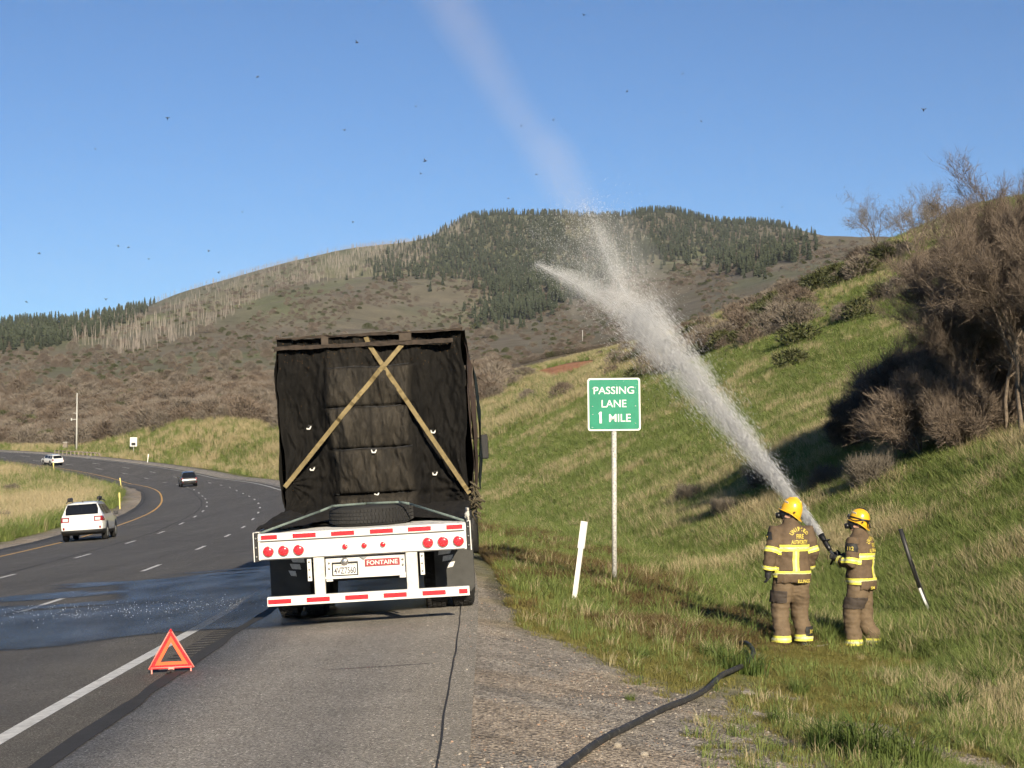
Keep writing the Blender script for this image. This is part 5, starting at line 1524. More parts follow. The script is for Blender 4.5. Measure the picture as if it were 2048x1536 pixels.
    hv.tube([(0, .085, .03), (0, .112, -.012), (0, .095, -.03)], [.012, .017, .010], 8)
    for s in (-1, 1): hv.tube([(s * .070, -.01, .03), (s * .082, -.018, .005), (s * .072, -.008, -.03)], [.012, .017, .008], 8)
    hv.tube([(-.02, .088, -.058), (.02, .088, -.058)], .010, 6)
    for s in (-1, 1): hv.tube([(s * .03, .082, .012), (s * .03, .086, .014)], .011, 8)
    bd.add([HM @ Vector(v) for v in hv.v], hv.f, True)
    bd.tube([HM @ Vector((0, -.01, -.03)), (0, .012, 1.50)], [.058, .066], 14)
    obj('body', fuse(bd, .012, 2), M_skin, P)
    def onhead(mb, nm, m_, par=P):
        mb.v = [tuple(HM @ Vector(v)) for v in mb.v]; return mb.build(nm, m_, par)
    mk = MB()
    mk.lathe([(.030, 0), (.075, .012), (.082, .04), (.070, .075), (.052, .095), (.03, .105)], (0, .045, -.005), 'y', 20)
    mk.v = [(x * .98, y, z * 1.15) for x, y, z in mk.v]
    mk.cyl((0, .12, -.045), (0, .185, -.075), .045, 16, .038)
    mk.box((0, .0, .0), (.162, .17, .022)); mk.box((0, .02, -.06), (.15, .13, .018))
    mo = onhead(mk, 'face_mask', M_maskb)
    vz = MB().lathe([(.058, .0), (.062, .02), (.045, .045), (.02, .055)], (0, .108, .035), 'y', 18); onhead(vz, 'visor', M_visor, mo)
    hm = MB(); n = 28; vs, fs = [], []
    prof = [(1.0, 0), (.995, .045), (.96, .085), (.88, .125), (.74, .158), (.52, .184), (.26, .198), (.03, .203)]
    for f_, z in prof:
        for k in range(n):
            a = 2 * math.pi * k / n; c, s = math.cos(a), math.sin(a)
            rd = 1 + .03 * (1 - f_) * abs(c)
            vs.append((f_ * .122 * c * rd, f_ * .155 * s - .006, .045 + z - (.055 * max(0, -s) ** 1.5 if z == 0 else .02 * max(0, -s) * (1 - z / .2))))
    for i in range(len(prof) - 1):
        for k in range(n): fs.append((i * n + k, i * n + (k + 1) % n, (i + 1) * n + (k + 1) % n, (i + 1) * n + k))
    fs.append(tuple((len(prof) - 1) * n + k for k in range(n)))
    hm.add(vs, fs, True)
    H = onhead(hm, 'helmet', M_helm)
    br = MB(); vs, fs = [], []
    for (ex, ey, dz) in ((1.0, 1.0, .0), (1.16, 1.12, -.014), (1.17, 1.13, -.022), (.985, .985, -.012)):
        for k in range(n):
            a = 2 * math.pi * k / n; c, s = math.cos(a), math.sin(a)
            bx = 1 + .10 * max(0, -s) ** 2 if ex > 1.1 else 1; fr = 1 + .05 * max(0, s) ** 2 if ex > 1.1 else 1
            vs.append((.122 * ex * c * bx, .155 * ey * s * bx * fr - .006, .045 + dz - .055 * max(0, -s) ** 1.5 - (.022 * max(0, -s) if ex > 1.1 else 0) + (.012 * max(0, s) if ex > 1.1 else 0)))
    for i in range(4):
        for k in range(n): fs.append((i * n + k, i * n + (k + 1) % n, ((i + 1) % 4) * n + (k + 1) % n, ((i + 1) % 4) * n + k))
    br.add(vs, fs, True); onhead(br, 'brim', M_helm, H)
    cb = MB().tube([(0, .12, .14), (0, .07, .225), (0, -.02, .256), (0, -.10, .215), (0, -.145, .12)], [.010, .014, .015, .014, .010], 8); onhead(cb, 'comb', extra.get('comb', M_helm), H)
    st_ = MB().box((0, 0, 0), (.062, .006, .052)); m3 = Euler((R(-38), 0, R(58)), 'XYZ').to_matrix()
    st_.v = [tuple(m3 @ Vector(v) + Vector((-.088, .078, .155))) for v in st_.v]; onhead(st_, 'sticker', M_white2, H)
    st_ = MB().lathe([(.014, 0), (.014, .012)], (0, 0, 0), 'x', 12); st_.v = [(x - .137, y - .07, z + .058) for x, y, z in st_.v]; onhead(st_, 'stud', M_patch, H)
    if extra.get('goggles'):
        bb = MB(); pts = [(.131 * math.cos(2 * math.pi * k / 24), .163 * math.sin(2 * math.pi * k / 24) - .006, .098) for k in range(25)]
        bb.tube(pts, .011, 6, sx=.5)
        pts = [(.136 * math.cos(a), .168 * math.sin(a) - .006, .07 - .022 * math.sin(3 * a)) for a in np.linspace(math.pi * .35, math.pi * 1.8, 18)]
        bb.tube(pts, .010, 6, sx=.5)
        bb.tube([(-.09, -.13, .09), (-.10, -.175, .05), (-.085, -.195, .0)], [.012, .014, .010], 6)
        onhead(bb, 'goggle_strap', M_maskb, H)
        vz = MB().box((0, .16, .095), (.16, .04, .055), bev=.015); onhead(vz, 'goggles', M_maskb, H)
    return P

f1 = pix(1583, 1288, 22.35); f1.z = gz1(f1.x, f1.y) - .01
F1 = person(f1, R(14), 1.0,
            [[(-.210, -.01, 1.50), (-.295, -.055, 1.215), (-.318, -.020, 1.00), (0.02, .15, -1), .45, (.2, 1, .1)],
             [(.210, 0, 1.50), (.285, -.03, 1.22), (.275, .10, 1.03), (-.1, .6, -.8), .7, (-.6, .4, .4)]],
            [(-.155, -.05, .25), (.175, .03, -.2)], R(74), R(17),
            'firefighter in brown turnout gear seen from behind, arms hanging, yellow helmet', 
            [('arc', 'UNIFIED', .05, 1.525, .036, .050), ('line', 'FIRE', .05, 1.432, .105, .055), ('line', 'AUTHORITY', .045, 1.362, .235, .052)],
            'ELLINGS', .085, dict(vx=-.01, pocket=lambda c: c.x < -.115, boot_patch=(.175, .03), patch_arm=0, patch_dir=Vector((-1, .15, 0)).normalized()))
f2 = pix(1722, 1298, 22.75); f2.z = gz1(f2.x, f2.y) - .01
F2 = person(f2, R(58), .965,
            [[(-.205, .02, 1.49), (-.262, .03, 1.185), (-.150, .245, 1.225), (.25, 1, .45), 1.0, (.3, -.3, 1)],
             [(.205, .02, 1.49), (.230, .10, 1.19), (.05, .285, 1.245), (-.2, 1, .5), 1.0, (-.3, -.3, 1)]],
            [(-.14, .05, .1), (.15, -.10, -.1)], R(74), R(14),
            'firefighter in side view gripping the spraying nozzle in black gloves, goggles on helmet',
            [('arc', 'UNIFIED', .0, 1.525, .036, .050), ('line', 'FIRE', .0, 1.432, .105, .055), ('line', 'AUTHORITY', .0, 1.362, .235, .052)],
            'SM', -.10, dict(vx=.0, pocket=lambda c: c.x < -.115, patch_arm=0, patch_dir=Vector((-1, -.1, 0)).normalized(), goggles=True, comb=M_maskb))

# nozzle and hose
bpy.context.view_layer.update()
M2 = F2.matrix_basis
hand = M2 @ Vector((-.05, .36, 1.275))
tip = pix(1642, 1070, hand.y + .16)
M_hose = mat('black hose jacket', (.030, .030, .032), .65, noise=(14, .5), bump=(80, .4, .004))
M_hosew = mat('dirty white hose', (.42, .39, .35), .8, noise=(12, .35))
dj = (tip - hand).normalized()
NZ = MB().tube([hand - dj * .16, hand + dj * .10], .018, 10).build('fire_nozzle', M_steel)
tag(NZ, 'black and steel fire nozzle held up by the firefighter in goggles', 'nozzle')
MB().tube([hand + dj * .08, hand + dj * .14, tip - dj * .05, tip], [.024, .034, .036, .045], 14).build('nozzle_tip', M_maskb, NZ)
sdv = dj.cross(Vector((0, 0, 1))).normalized(); upv = sdv.cross(dj)
c0 = tip - dj * .10
MB().tube([c0 - sdv * .035, c0 - sdv * .03 + upv * .06 + dj * -.02, c0 + sdv * .03 + upv * .06 + dj * -.02, c0 + sdv * .035], .011, 8).build('bale_handle', M_maskb, NZ)
MB().tube([hand - dj * .02, hand - dj * .04 - upv * .05, hand - dj * .06 - upv * .11], .016, 8).build('pistol_grip', M_maskb, NZ)
def spline(pts, n=10):
    P = [Vector(p) for p in pts]; P = [P[0] * 2 - P[1]] + P + [P[-1] * 2 - P[-2]]; out = []
    for i in range(1, len(P) - 2):
        for k in range(n):
            t = k / n; a, b, c, d = P[i - 1:i + 3]
            out.append(.5 * ((2 * b) + (c - a) * t + (2 * a - 5 * b + 4 * c - d) * t * t + (3 * b - a - 3 * c + d) * t ** 3))
    return out + [P[-2]]
def gpt(px, py, Y, dz=.0):
    p = pix(px, py, Y); p.z = gz1(p.x, p.y) + dz; return p
back = M2 @ Vector((.10, -.05, 1.08)); 
hs = spline([hand - dj * .15, M2 @ Vector((.05, .20, 1.12)), M2 @ Vector((.22, .02, .85)), M2 @ Vector((.28, .12, .40)), M2 @ Vector((.15, .30, .12)), gpt(1700, 1268, 23.2, .05), gpt(1675, 1282, 22.9, .03), gpt(1640, 1292, 22.4, .02), gpt(1600, 1300, 22.0, .0)])
H1 = MB().tube(hs, .026, 10).build('attack_hose', M_hosew); tag(H1, 'dirty white hose running from the nozzle down into the grass behind the boots', 'hose')
def gp2(px, py):
    p = hit(px, py, 6, 40); s, v = road_sv([p.x], [p.y]); return p
hp = [gp2(*q) for q in HOSE_PX]
hp = [p + Vector((0, 0, .032 + (.05 if 6 < i < 12 else 0))) for i, p in enumerate(hp)]
hpts = spline(hp, 8)
H2 = MB().tube(hpts, [.027 + .0012 * math.sin(i * 1.7) for i in range(len(hpts))], 12).build('supply_hose', M_hose)
tag(H2, 'black ribbed hose lying across the gravel into the grass', 'hose')
rb_ = MB()
for i in range(2, len(hpts) - 2, 3):
    d = (hpts[i + 1] - hpts[i - 1]).normalized() * .012; rb_.tube([hpts[i] - d, hpts[i] + d], .0285, 12, False)
rb_.build('hose_ribs', mat('worn hose rib', (.085, .085, .082), .8, noise=(25, .6)), H2)

# ================================================================== cars
M_cwhite = mat('white car paint', (.74, .74, .71), .22, coat=.6)
M_cdark = mat('dark grey car paint', (.028, .028, .030), .22, .3, coat=.6)
M_ctrim = mat('black car trim', (.018, .018, .019), .55)
M_cglass = mat('tinted car glass', (.010, .011, .013), .05, spec=.7)
M_tail = mat('tail light red', (.26, .012, .018), .15, coat=.6)
M_tailw = mat('tail light clear', (.62, .58, .55), .12, coat=.6)
M_plateo = mat('orange licence plate', (.62, .33, .20), .5, noise=(40, .3))
M_alloy = mat('alloy wheel', (.46, .46, .45), .3, .8)
M_csilver = mat('satin silver trim', (.48, .47, .46), .3, .7)
def car(label, px, py, paint, L_=4.8, W_=1.84, H_=1.66, kind='wagon', far=False, yaw_add=0.0):
    p = hit(px, py, 20, 400)
    s, v = road_sv([p.x], [p.y]); s, v = float(s[0]), float(v[0])
    q = road_xyz(s, v); th = float(np.interp(s, RS, _th)); bk = float(np.interp(s, RS, _b)); gr = float((np.interp(s + 2, RS, _z) - np.interp(s - 2, RS, _z)) / 4)
    E_ = empty('car', (q[0], q[1], q[2] + .002)); E_.rotation_euler = (math.atan(gr), -math.atan(bk), th + yaw_add); tag(E_, label, 'car')
    hl = L_ / 2; k = H_ / 1.66; ks = 1.0
    if kind == 'wagon': top = [(-hl, .62), (-hl + .03, .92), (-hl + .09, 1.00), (-hl + .16, 1.06), (-hl + .43, 1.50), (-hl + .52, 1.565), (-hl + .9, 1.60), (-hl + 2.2, 1.61), (-hl + 2.75, 1.55), (-hl + 3.6, 1.06), (-hl + 3.75, 1.02), (hl - .35, .90), (hl - .08, .72), (hl, .60)]
    else: top = [(-hl, .62), (-hl + .03, .95), (-hl + .10, 1.04), (-hl + .20, 1.10), (-hl + .50, 1.52), (-hl + .65, 1.60), (-hl + 1.4, 1.66), (-hl + 2.4, 1.64), (-hl + 2.9, 1.55), (-hl + 3.6, 1.10), (-hl + 3.75, 1.06), (hl - .35, .94), (hl - .08, .74), (hl, .60)]
    ty, tz_ = np.array([a[0] for a in top]), np.array([a[1] for a in top]) * k
    ys_ = np.unique(np.concatenate([ty, np.linspace(-hl, hl, 44)]))
    n = 11; vs, fs = [], []
    for y in ys_:
        zt = float(np.interp(y, ty, tz_)); e = min(y + hl, hl - y)
        zb = .26 + .10 * max(0, 1 - e / .5)
        wy = W_ / 2 * (1 - .10 * max(0, 1 - e / .55) ** 2)
        half = [(0, zb), (wy * .82, zb)]
        for i in range(n):
            z = zb + .03 + (zt - zb - .06) * i / (n - 1)
            w = wy * np.interp(z, [.25, .40, .62, .85, 1.0 * k, 1.10 * k, 1.62 * k], [.93, .98, 1.0, .98, .945, .885, .62])
            half.append((w, z))
        half += [(half[-1][0] * .93, zt - .012), (half[-1][0] * .7, zt + .008), (0, zt + .015)]
        ring = half + [(-a, b) for a, b in reversed(half[1:-1])]
        vs += [(a, y, b) for a, b in ring]; m_ = len(ring)
    ns = len(ys_)
    for i in range(ns - 1):
        for j in range(m_): fs.append((i * m_ + j, i * m_ + (j + 1) % m_, (i + 1) * m_ + (j + 1) % m_, (i + 1) * m_ + j))
    fs.append(tuple(reversed(range(m_)))); fs.append(tuple((ns - 1) * m_ + j for j in range(m_)))
    me = MB().add(vs, fs, True).mesh('body')
    B = obj('body', me, paint, E_)
    X, Y, Z = Vector((1, 0, 0)), Vector((0, 1, 0)), Vector((0, 0, 1))
    yes = lambda c: True
    zb1, zb2 = 1.07 * k, 1.50 * k
    obj('rear_window', band(me, [(Z * (zb1 + .02), -Z), (Z * (zb2 + .01), Z), (X * .66, X), (X * -.66, -X), (Y * (-hl + .60), Y)], lambda c: c.z > zb1 and abs(c.x) < .60 + .14 * (zb2 - c.z), .006), M_cglass, E_)
    for sd in (-1, 1):
        for y0, y1 in ((-hl + .52, -hl + 1.15), (-hl + 1.22, -hl + 2.05), (-hl + 2.12, -hl + 3.15)):
            obj('side_window', band(me, [(Z * (zb1 - .01), -Z), (Z * (zb2 - .01), Z), (Y * y0, -Y), (Y * y1, Y), (X * (sd * .45), -X * sd)], lambda c: abs(c.x) > .5, .006), M_cglass, E_)
        tl = obj('tail_light', band(me, [(Z * (.80 * k), -Z), (Z * (1.00 * k), Z), (X * (sd * (.50 if kind == 'wagon' else .68)), -X * sd), (Y * (-hl + .34), Y)], yes, .008), M_tail, E_)
        obj('clear_lens', band(me, [(Z * (.835 * k), -Z), (Z * (.955 * k), Z), (X * (sd * (.54 if kind == 'wagon' else .72)), -X * sd), (X * (sd * .76), X * sd), (Y * (-hl + .34), Y)], yes, .011), M_tailw, tl)
        for wy in (-hl + 1.02, hl - .94):
            w = MB().lathe([(.20, -.10), (.30, -.115), (.345, -.08), (.352, 0), (.345, .08), (.30, .115), (.20, .10)], (sd * (W_ / 2 - .125), wy, .352), 'x', 28).build('wheel', M_tyre, E_)
            MB().lathe([(.225, -.095), (.22, .0), (.05, .03), (.001, .03)] if sd < 0 else [(.001, -.03), (.05, -.03), (.22, 0), (.225, .095)], (sd * (W_ / 2 - .125) , wy, .352), 'x', 22).build('hub', M_dark, w)
            rm = MB()
            for a in range(5):
                t = 2 * math.pi * a / 5; rm.box((sd * (W_ / 2 - .015), wy + .12 * math.cos(t), .352 + .12 * math.sin(t)), (.02, .19, .05), rot=(t, 0, 0))
            rm.lathe([(.225, -.01), (.245, 0), (.225, .01)], (sd * (W_ / 2 - .02), wy, .352), 'x', 22); rm.build('rim', M_alloy, w)
            obj('wheel_arch', band(me, [(Y * (wy - .42), -Y), (Y * (wy + .42), Y), (Z * .78, Z), (X * (sd * .6), -X * sd)], lambda c, wy=wy: math.hypot(c.y - wy, c.z - .352) < .43, .004), M_ctrim, E_)
        m2 = MB().box((sd * (W_ / 2 + .09), hl - 1.45, 1.06 * k), (.20, .09, .13), bev=.03).build('mirror', M_ctrim if paint is not M_cwhite else M_ctrim, E_)
        MB().tube([(sd * .66, -hl + .75, 1.60 * k), (sd * .66, -hl + .95, 1.66 * k), (sd * .66, -hl + 2.3, 1.665 * k), (sd * .66, -hl + 2.55, 1.60 * k)], .022, 8).build('roof_rail', M_ctrim, E_)
        obj('fog_reflector', band(me, [(Z * .50, -Z), (Z * .60, Z), (X * (sd * .70), -X * sd), (X * (sd * .77), X * sd), (Y * (-hl + .2), Y)], yes, .006), M_tail, E_)
    obj('rear_cladding', band(me, [(Z * .47, Z), (Y * (-hl + .55), Y)], yes, .007), M_ctrim, E_)
    obj('side_cladding', band(me, [(Z * .42, Z), (Y * (-hl + .55), -Y), (Y * (hl - .5), Y)], yes, .005), M_ctrim, E_)
    yb = -hl + .018
    MB().box((0, yb + .02, .745 * k), (.31, .02, .15), bev=.003).build('licence_plate', M_plateo if not far else M_plate, E_)
    MB().box((0, yb + .02, .862 * k), (.95, .03, .022), bev=.004).build('tailgate_handle', M_csilver, E_)
    MB().box((0, yb - .002, .555), (1.30, .022, .012)).build('tailgate_gap', M_ctrim, E_)
    if kind == 'wagon':
        MB().lathe([(.045, 0), (.045, -.012), (.02, -.016)], (0, yb + .05, .945), 'y', 16).build('badge', M_csilver, E_)
        for sd in (-1, 1):
            MB().tube([(sd * .60, -hl + .95, 1.70), (sd * .60, -hl + 1.02, 1.735), (sd * .60, -hl + 1.75, 1.745), (sd * .60, -hl + 1.85, 1.70)], [.05, .072, .072, .045], 10).build('roof_pad', M_ctrim, E_)
        MB().tube([(0, -hl + .72, 1.59), (0, -hl + .66, 1.66)], [.03, .012], 8).build('antenna', M_ctrim, E_)
    if far: MB().box((0, yb + .01, .40), (1.2, .05, .05), bev=.01).build('bumper_step', M_csilver, E_)
    return E_
car('white station wagon with black roof rails in the left lane', 181, 1079, M_cwhite, 4.82, 1.84, 1.66, 'wagon')
car('dark grey car in the middle of the curve', 376, 973, M_cdark, 4.7, 1.86, 1.70, 'suv', True)
car('small white car farthest along the curve', 105, 930, M_cwhite, 4.5, 1.82, 1.62, 'suv', True)

# ================================================================== things along the far bend and on the hillside
M_wood = mat('grey timber', (.20, .17, .14), .9, noise=(8, .4))
M_conc = mat('pale boulder', (.42, .37, .30), .9, noise=(6, .3), bump=(10, .6, .05))
p = hit(153, 905, 150, 500); POLE = empty('utility_pole', p); tag(POLE, 'tall thin pale pole standing behind the guardrail', 'pole')
sc_ = FPX / p.y
MB().tube([(0, 0, -.5), (0, 0, 119 / sc_)], [.17, .09], 8).build('mast', M_galv, POLE)
MB().tube([(0, 0, 78 / sc_), (-.6, 0, 79 / sc_)], .06, 6).build('arm', M_galv, POLE)
MB().tube([(-.9, 0, 66 / sc_), (0, 0, 66 / sc_)], .06, 6).build('arm', M_galv, POLE)
MB().box((-.9, 0, 66 / sc_), (.2, .2, .5), bev=.03).build('antenna_box', M_galv, POLE)
p = hit(131, 903, 150, 500); CB = MB().box((0, 0, .75), (.7, .5, 1.6), bev=.03).build('equipment_cabinet', M_wood, None, p); tag(CB, 'small grey roadside cabinet beside the tall pole', 'cabinet')
MB().box((0, 0, 1.58), (.8, .6, .08), bev=.02).build('cabinet_lid', M_galv, CB)
p = hit(267, 906, 150, 500); SP = empty('speed_sign', p); tag(SP, 'white rectangular sign with a black display on the far bank', 'sign'); sc_ = FPX / p.y
z_ = (906 - 884) / sc_
MB().tube([(0, 0, -.3), (0, 0, z_ + .4)], .06, 6).build('post', M_galv, SP)
SPp = MB().box((0, -.08, z_), (14 / sc_, .05, 18 / sc_), bev=.02).build('panel', M_swhite, SP)
MB().box((0, -.11, z_ - 4.2 / sc_), (8.5 / sc_, .03, 6 / sc_), bev=.01).build('display', M_ctrim, SPp)
g0, g1 = hit(110, 909, 150, 500), hit(203, 914, 150, 500)
GR = empty('guardrail', g0); tag(GR, 'low steel guardrail along the outside of the far bend', 'guardrail')
dv = g1 - g0
MB().tube([(0, 0, .62), dv * .5 + Vector((0, 0, .62)), dv * .92 + Vector((0, 0, .60)), dv + Vector((0, 0, .25))], .11, 6, sx=.25).build('rail', M_wood, GR)
for k in range(12):
    c = dv * (k / 11.5); MB().box((c.x, c.y, c.z + .25), (.15, .2, .9)).build('post', M_wood, GR)
p = hit(1165, 682, 100, 900); WP = MB().tube([(0, 0, -.3), (0, 0, 22 / (FPX / p.y))], .09, 8).build('marker_post', M_delin, None, p); tag(WP, 'white post standing on the hillside above the red bank', 'post')
rg = np.random.default_rng(3)
def rock(name, p, r_, m_, seed):
    bm = bmesh.new(); bmesh.ops.create_icosphere(bm, subdivisions=2, radius=1)
    rg = np.random.default_rng(seed); sx = rg.uniform(.7, 1.2, 3)
    for v in bm.verts: v.co = Vector((v.co.x * sx[0], v.co.y * sx[1], v.co.z * sx[2] * .75)) * (1 + .30 * (float(fbm(v.co.x * 1.5 + seed, v.co.y * 1.5 + v.co.z, 2, seed)) - .5))
    me = bpy.data.meshes.new('rock'); bm.to_mesh(me); bm.free()
    o = obj(name, me, m_, None, p); o.scale = (r_,) * 3; return o
p = hit(1106, 786, 60, 500); tag(rock('boulder', p + Vector((0, 0, .3)), .38, M_conc, 4), 'pale boulder below the red bank on the slope', 'boulder')
p = hit(1497, 1394, 8, 30); tag(rock('stone', p + Vector((0, 0, .02)), .065, M_conc, 5), 'pale stone lying beside the grass near the hose', 'stone')
p = hit(1288, 1512, 8, 30); tag(rock('stone', p + Vector((0, 0, .01)), .035, M_conc, 6), 'small white stone under the hose on the gravel', 'stone')
p = hit(1235, 1494, 8, 30); tag(rock('stone', p + Vector((0, 0, .01)), .030, M_conc, 7), 'white pebble pair stone just below the hose', 'stone')
# median shrubs
for j, (px_, py_, s_, lb) in enumerate([(22, 990, 1.4, 'grey shrub in the pale grass of the median'), (4, 1052, 1.0, 'bare twig shrub at the near edge of the median')]):
    p = hit(px_, py_, 30, 300); oak_thing('median_shrub', OAK_E, M_twig_grey, p, j * 2.0, (s_,) * 3, lb, 'shrub')

# ================================================================== close ground detail: sedge clumps, pebbles
M_sedge = leafmat('sedge blades', (.060, .105, .022), (.15, .19, .05))
SED = [tuft(500 + i, 170, .16, .18, .46, .010, .55, M_sedge, .5) for i in range(3)]
clumps = [(1745, 1530, 1.15, 'large sedge clump growing out of the gravel past the hose'), (1660, 1512, .9, 'sedge clump leaning on the large one beside the gravel'), (1820, 1545, 1.0, 'sedge clump downhill of the shaded track'),
          (1462, 1345, .85, 'sedge clump the black hose disappears behind'), (1510, 1352, .75, 'sedge clump right of the hose end'), (1425, 1322, .7, 'sedge clump on the verge edge left of the hose end'),
          (1288, 1322, .42, 'tiny grass tuft alone on the gravel edge'), (1900, 1440, 1.0, 'tall grass clump over the shaded track'), (1980, 1400, 1.1, 'tall grass clump at the ditch edge'), (1600, 1390, .5, 'small grass tuft on the trodden gravel'),
          (1560, 1450, .5, 'small grass tuft at the rim of the trodden gravel'), (1260, 1400, .22, 'weed sprouting alone in the middle of the gravel'), (1515, 1215, .9, 'dark grass clump behind the first firefighter')]
for j, (px_, py_, s_, lb) in enumerate(clumps):
    p = hit(px_, py_, 7, 40); o = obj('grass_clump', SED[j % 3], None, None, p - Vector((0, 0, .02)), (0, 0, j * 1.3)); o.scale = (s_ * 1.1, s_ * 1.1, s_); tag(o, lb, 'grass clump')
peb = []
for i in range(4):
    bm = bmesh.new(); bmesh.ops.create_icosphere(bm, subdivisions=1, radius=1); rg = np.random.default_rng(900 + i)
    for v in bm.verts: v.co = Vector((v.co.x * 1.1, v.co.y * .9, v.co.z * .6)) * rg.uniform(.75, 1.2)
    me = bpy.data.meshes.new('pebble'); bm.to_mesh(me); bm.free(); peb.append(me)
    me.materials.append(leafmat('pebble stone %d' % i, [(.20, .17, .14), (.28, .245, .20), (.25, .17, .11), (.13, .12, .11)][i], [(.34, .30, .25), (.46, .42, .36), (.36, .24, .17), (.22, .20, .18)][i], .9, 0))
n = 40000
th = RNG.uniform(R(-3), R(17), n); r = np.exp(RNG.uniform(math.log(8.5), math.log(34), n)); x, y = r * np.sin(th), r * np.cos(th); s, v = road_sv(x, y)
n1 = fbm(x / .9, y / .9, 3, 77)
ok = (v > VR - .7) & (v < 8.0) & (RNG.uniform(size=n) < np.interp(v, [VR - .7, VR, 4.0, 5.5, 8], [.03, .25, 1, .9, .25]) * (.3 + .9 * sstep(.4, .6, n1)))
x, y, v, s = x[ok], y[ok], v[ok], s[ok]; m = len(x)
sc = .0035 + .010 * RNG.uniform(size=m) ** 4
zz = np.where(v < VR, road_xyz(s, v)[:, 2] + .006, ground_z(x, y))
scatter('gravel_pebbles', np.stack([x, y, zz + sc * .2], -1), rots(m, .3), np.stack([sc, sc, sc], -1), RNG.choice(4, m, p=[.46, .10, .22, .22]), peb, 'loose pebbles scattered on the gravel verge')

# ================================================================== water on the road
def pmask(px, py):
    poly = [(-200, 1215), (0, 1203), (60, 1190), (130, 1176), (210, 1166), (330, 1157), (430, 1147), (540, 1128), (700, 1105), (900, 1080), (960, 1140), (880, 1205), (640, 1240), (540, 1256), (430, 1264), (330, 1270), (200, 1282), (100, 1292), (0, 1300), (-200, 1320)]
    return inpoly(px, py, poly)
def to_pix(P):
    c, s = math.cos(PITCH), math.sin(PITCH); dz = P[..., 2] - HCAM; fw = P[..., 1] * c + dz * s; up = -P[..., 1] * s + dz * c
    return 1024 + FPX * P[..., 0] / fw, 768 - FPX * up / fw
sg, vg = np.meshgrid(np.arange(16.5, 44, .11), np.arange(-9.5, 3.2, .07), indexing='ij')
PW = road_xyz(sg, vg, .0095)
wx, wy_ = to_pix(PW)
jit = (fbm(PW[..., 0] * .55, PW[..., 1] * 1.5, 5, 401) - .5)
inm = pmask(wx.ravel() + 0 * wx.ravel(), (wy_ + jit * 46).ravel()).reshape(wx.shape)
# dry islands towards the far left
isl = (fbm(PW[..., 0] * .30 + 3, PW[..., 1] * 1.5, 4, 411) > .53) & (wx < 250) & (wy_ < 1222)
inm &= ~isl
soft = inm.astype(float)
for _ in range(2):
    for ax_, k_ in ((0, 1), (1, 2)):
        soft = sum(np.roll(soft, j, ax_) for j in range(-k_, k_ + 1)) / (2 * k_ + 1)
soft = np.clip(soft * 1.25 + (fbm(PW[..., 0] * 3, PW[..., 1] * 1.2, 3, 431) - .5) * .5 * (1 - np.abs(2 * soft - 1)), 0, 1)
inm = soft > .04
ix_ = np.arange(sg.size).reshape(sg.shape)
f_ok = inm[:-1, :-1] & inm[1:, :-1] & inm[1:, 1:] & inm[:-1, 1:]
qd = np.stack([ix_[:-1, :-1], ix_[:-1, 1:], ix_[1:, 1:], ix_[1:, :-1]], -1)[f_ok]
def wetm(nt, b):
    L = nt.links.new; nt.nodes.remove(b)
    g = N(nt, 'ShaderNodeNewGeometry')
    mp = N(nt, 'ShaderNodeMapping'); mp.inputs['Scale'].default_value = (2.2, 1.0, 1)
    L(g.outputs['Position'], mp.inputs[0])
    n1 = N(nt, 'ShaderNodeTexNoise', Scale=9.0, Detail=6.0, Roughness=.75); L(mp.outputs[0], n1.inputs['Vector'])
    n2 = N(nt, 'ShaderNodeTexNoise', Scale=.55, Detail=4.0); L(mp.outputs[0], n2.inputs['Vector'])
    bp = N(nt, 'ShaderNodeBump', Strength=1.0, Distance=.06); L(n1.outputs['Fac'], bp.inputs['Height'])
    gl = N(nt, 'ShaderNodeBsdfGlossy'); gl.inputs['Roughness'].default_value = .20; L(bp.outputs[0], gl.inputs['Normal'])
    tr = N(nt, 'ShaderNodeBsdfTransparent'); tr.inputs['Color'].default_value = (.50, .50, .52, 1)
    fr = N(nt, 'ShaderNodeFresnel', IOR=1.33); L(bp.outputs[0], fr.inputs['Normal'])
    m2 = N(nt, 'ShaderNodeMapRange'); m2.inputs['From Min'].default_value = .35; m2.inputs['From Max'].default_value = .65; m2.inputs['To Min'].default_value = .55; m2.inputs['To Max'].default_value = 1.0; L(n2.outputs['Fac'], m2.inputs['Value'])
    md_ = N(nt, 'ShaderNodeMath', operation='MULTIPLY_ADD'); L(fr.outputs[0], md_.inputs[0]); md_.inputs[1].default_value = .45; md_.inputs[2].default_value = .50
    mu = N(nt, 'ShaderNodeMath', operation='MULTIPLY'); L(md_.outputs[0], mu.inputs[0]); L(m2.outputs[0], mu.inputs[1])
    aw = N(nt, 'ShaderNodeAttribute'); aw.attribute_name = 'wet'
    mw = N(nt, 'ShaderNodeMath', operation='MULTIPLY'); L(mu.outputs[0], mw.inputs[0]); L(aw.outputs['Fac'], mw.inputs[1])
    tcx = N(nt, 'ShaderNodeMix', data_type='RGBA'); tcx.inputs[6].default_value = (1, 1, 1, 1); tcx.inputs[7].default_value = (.50, .50, .51, 1); L(aw.outputs['Fac'], tcx.inputs[0]); L(tcx.outputs[2], tr.inputs['Color'])
    ms = N(nt, 'ShaderNodeMixShader'); L(mw.outputs[0], ms.inputs[0]); L(tr.outputs[0], ms.inputs[1]); L(gl.outputs[0], ms.inputs[2])
    L(ms.outputs[0], nt.nodes['Material Output'].inputs['Surface'])
wme = mesh_np('water', PW.reshape(-1, 3), qd)
_wa = wme.attributes.new('wet', 'FLOAT', 'POINT'); _wa.data.foreach_set('value', soft.ravel().astype(np.float32))
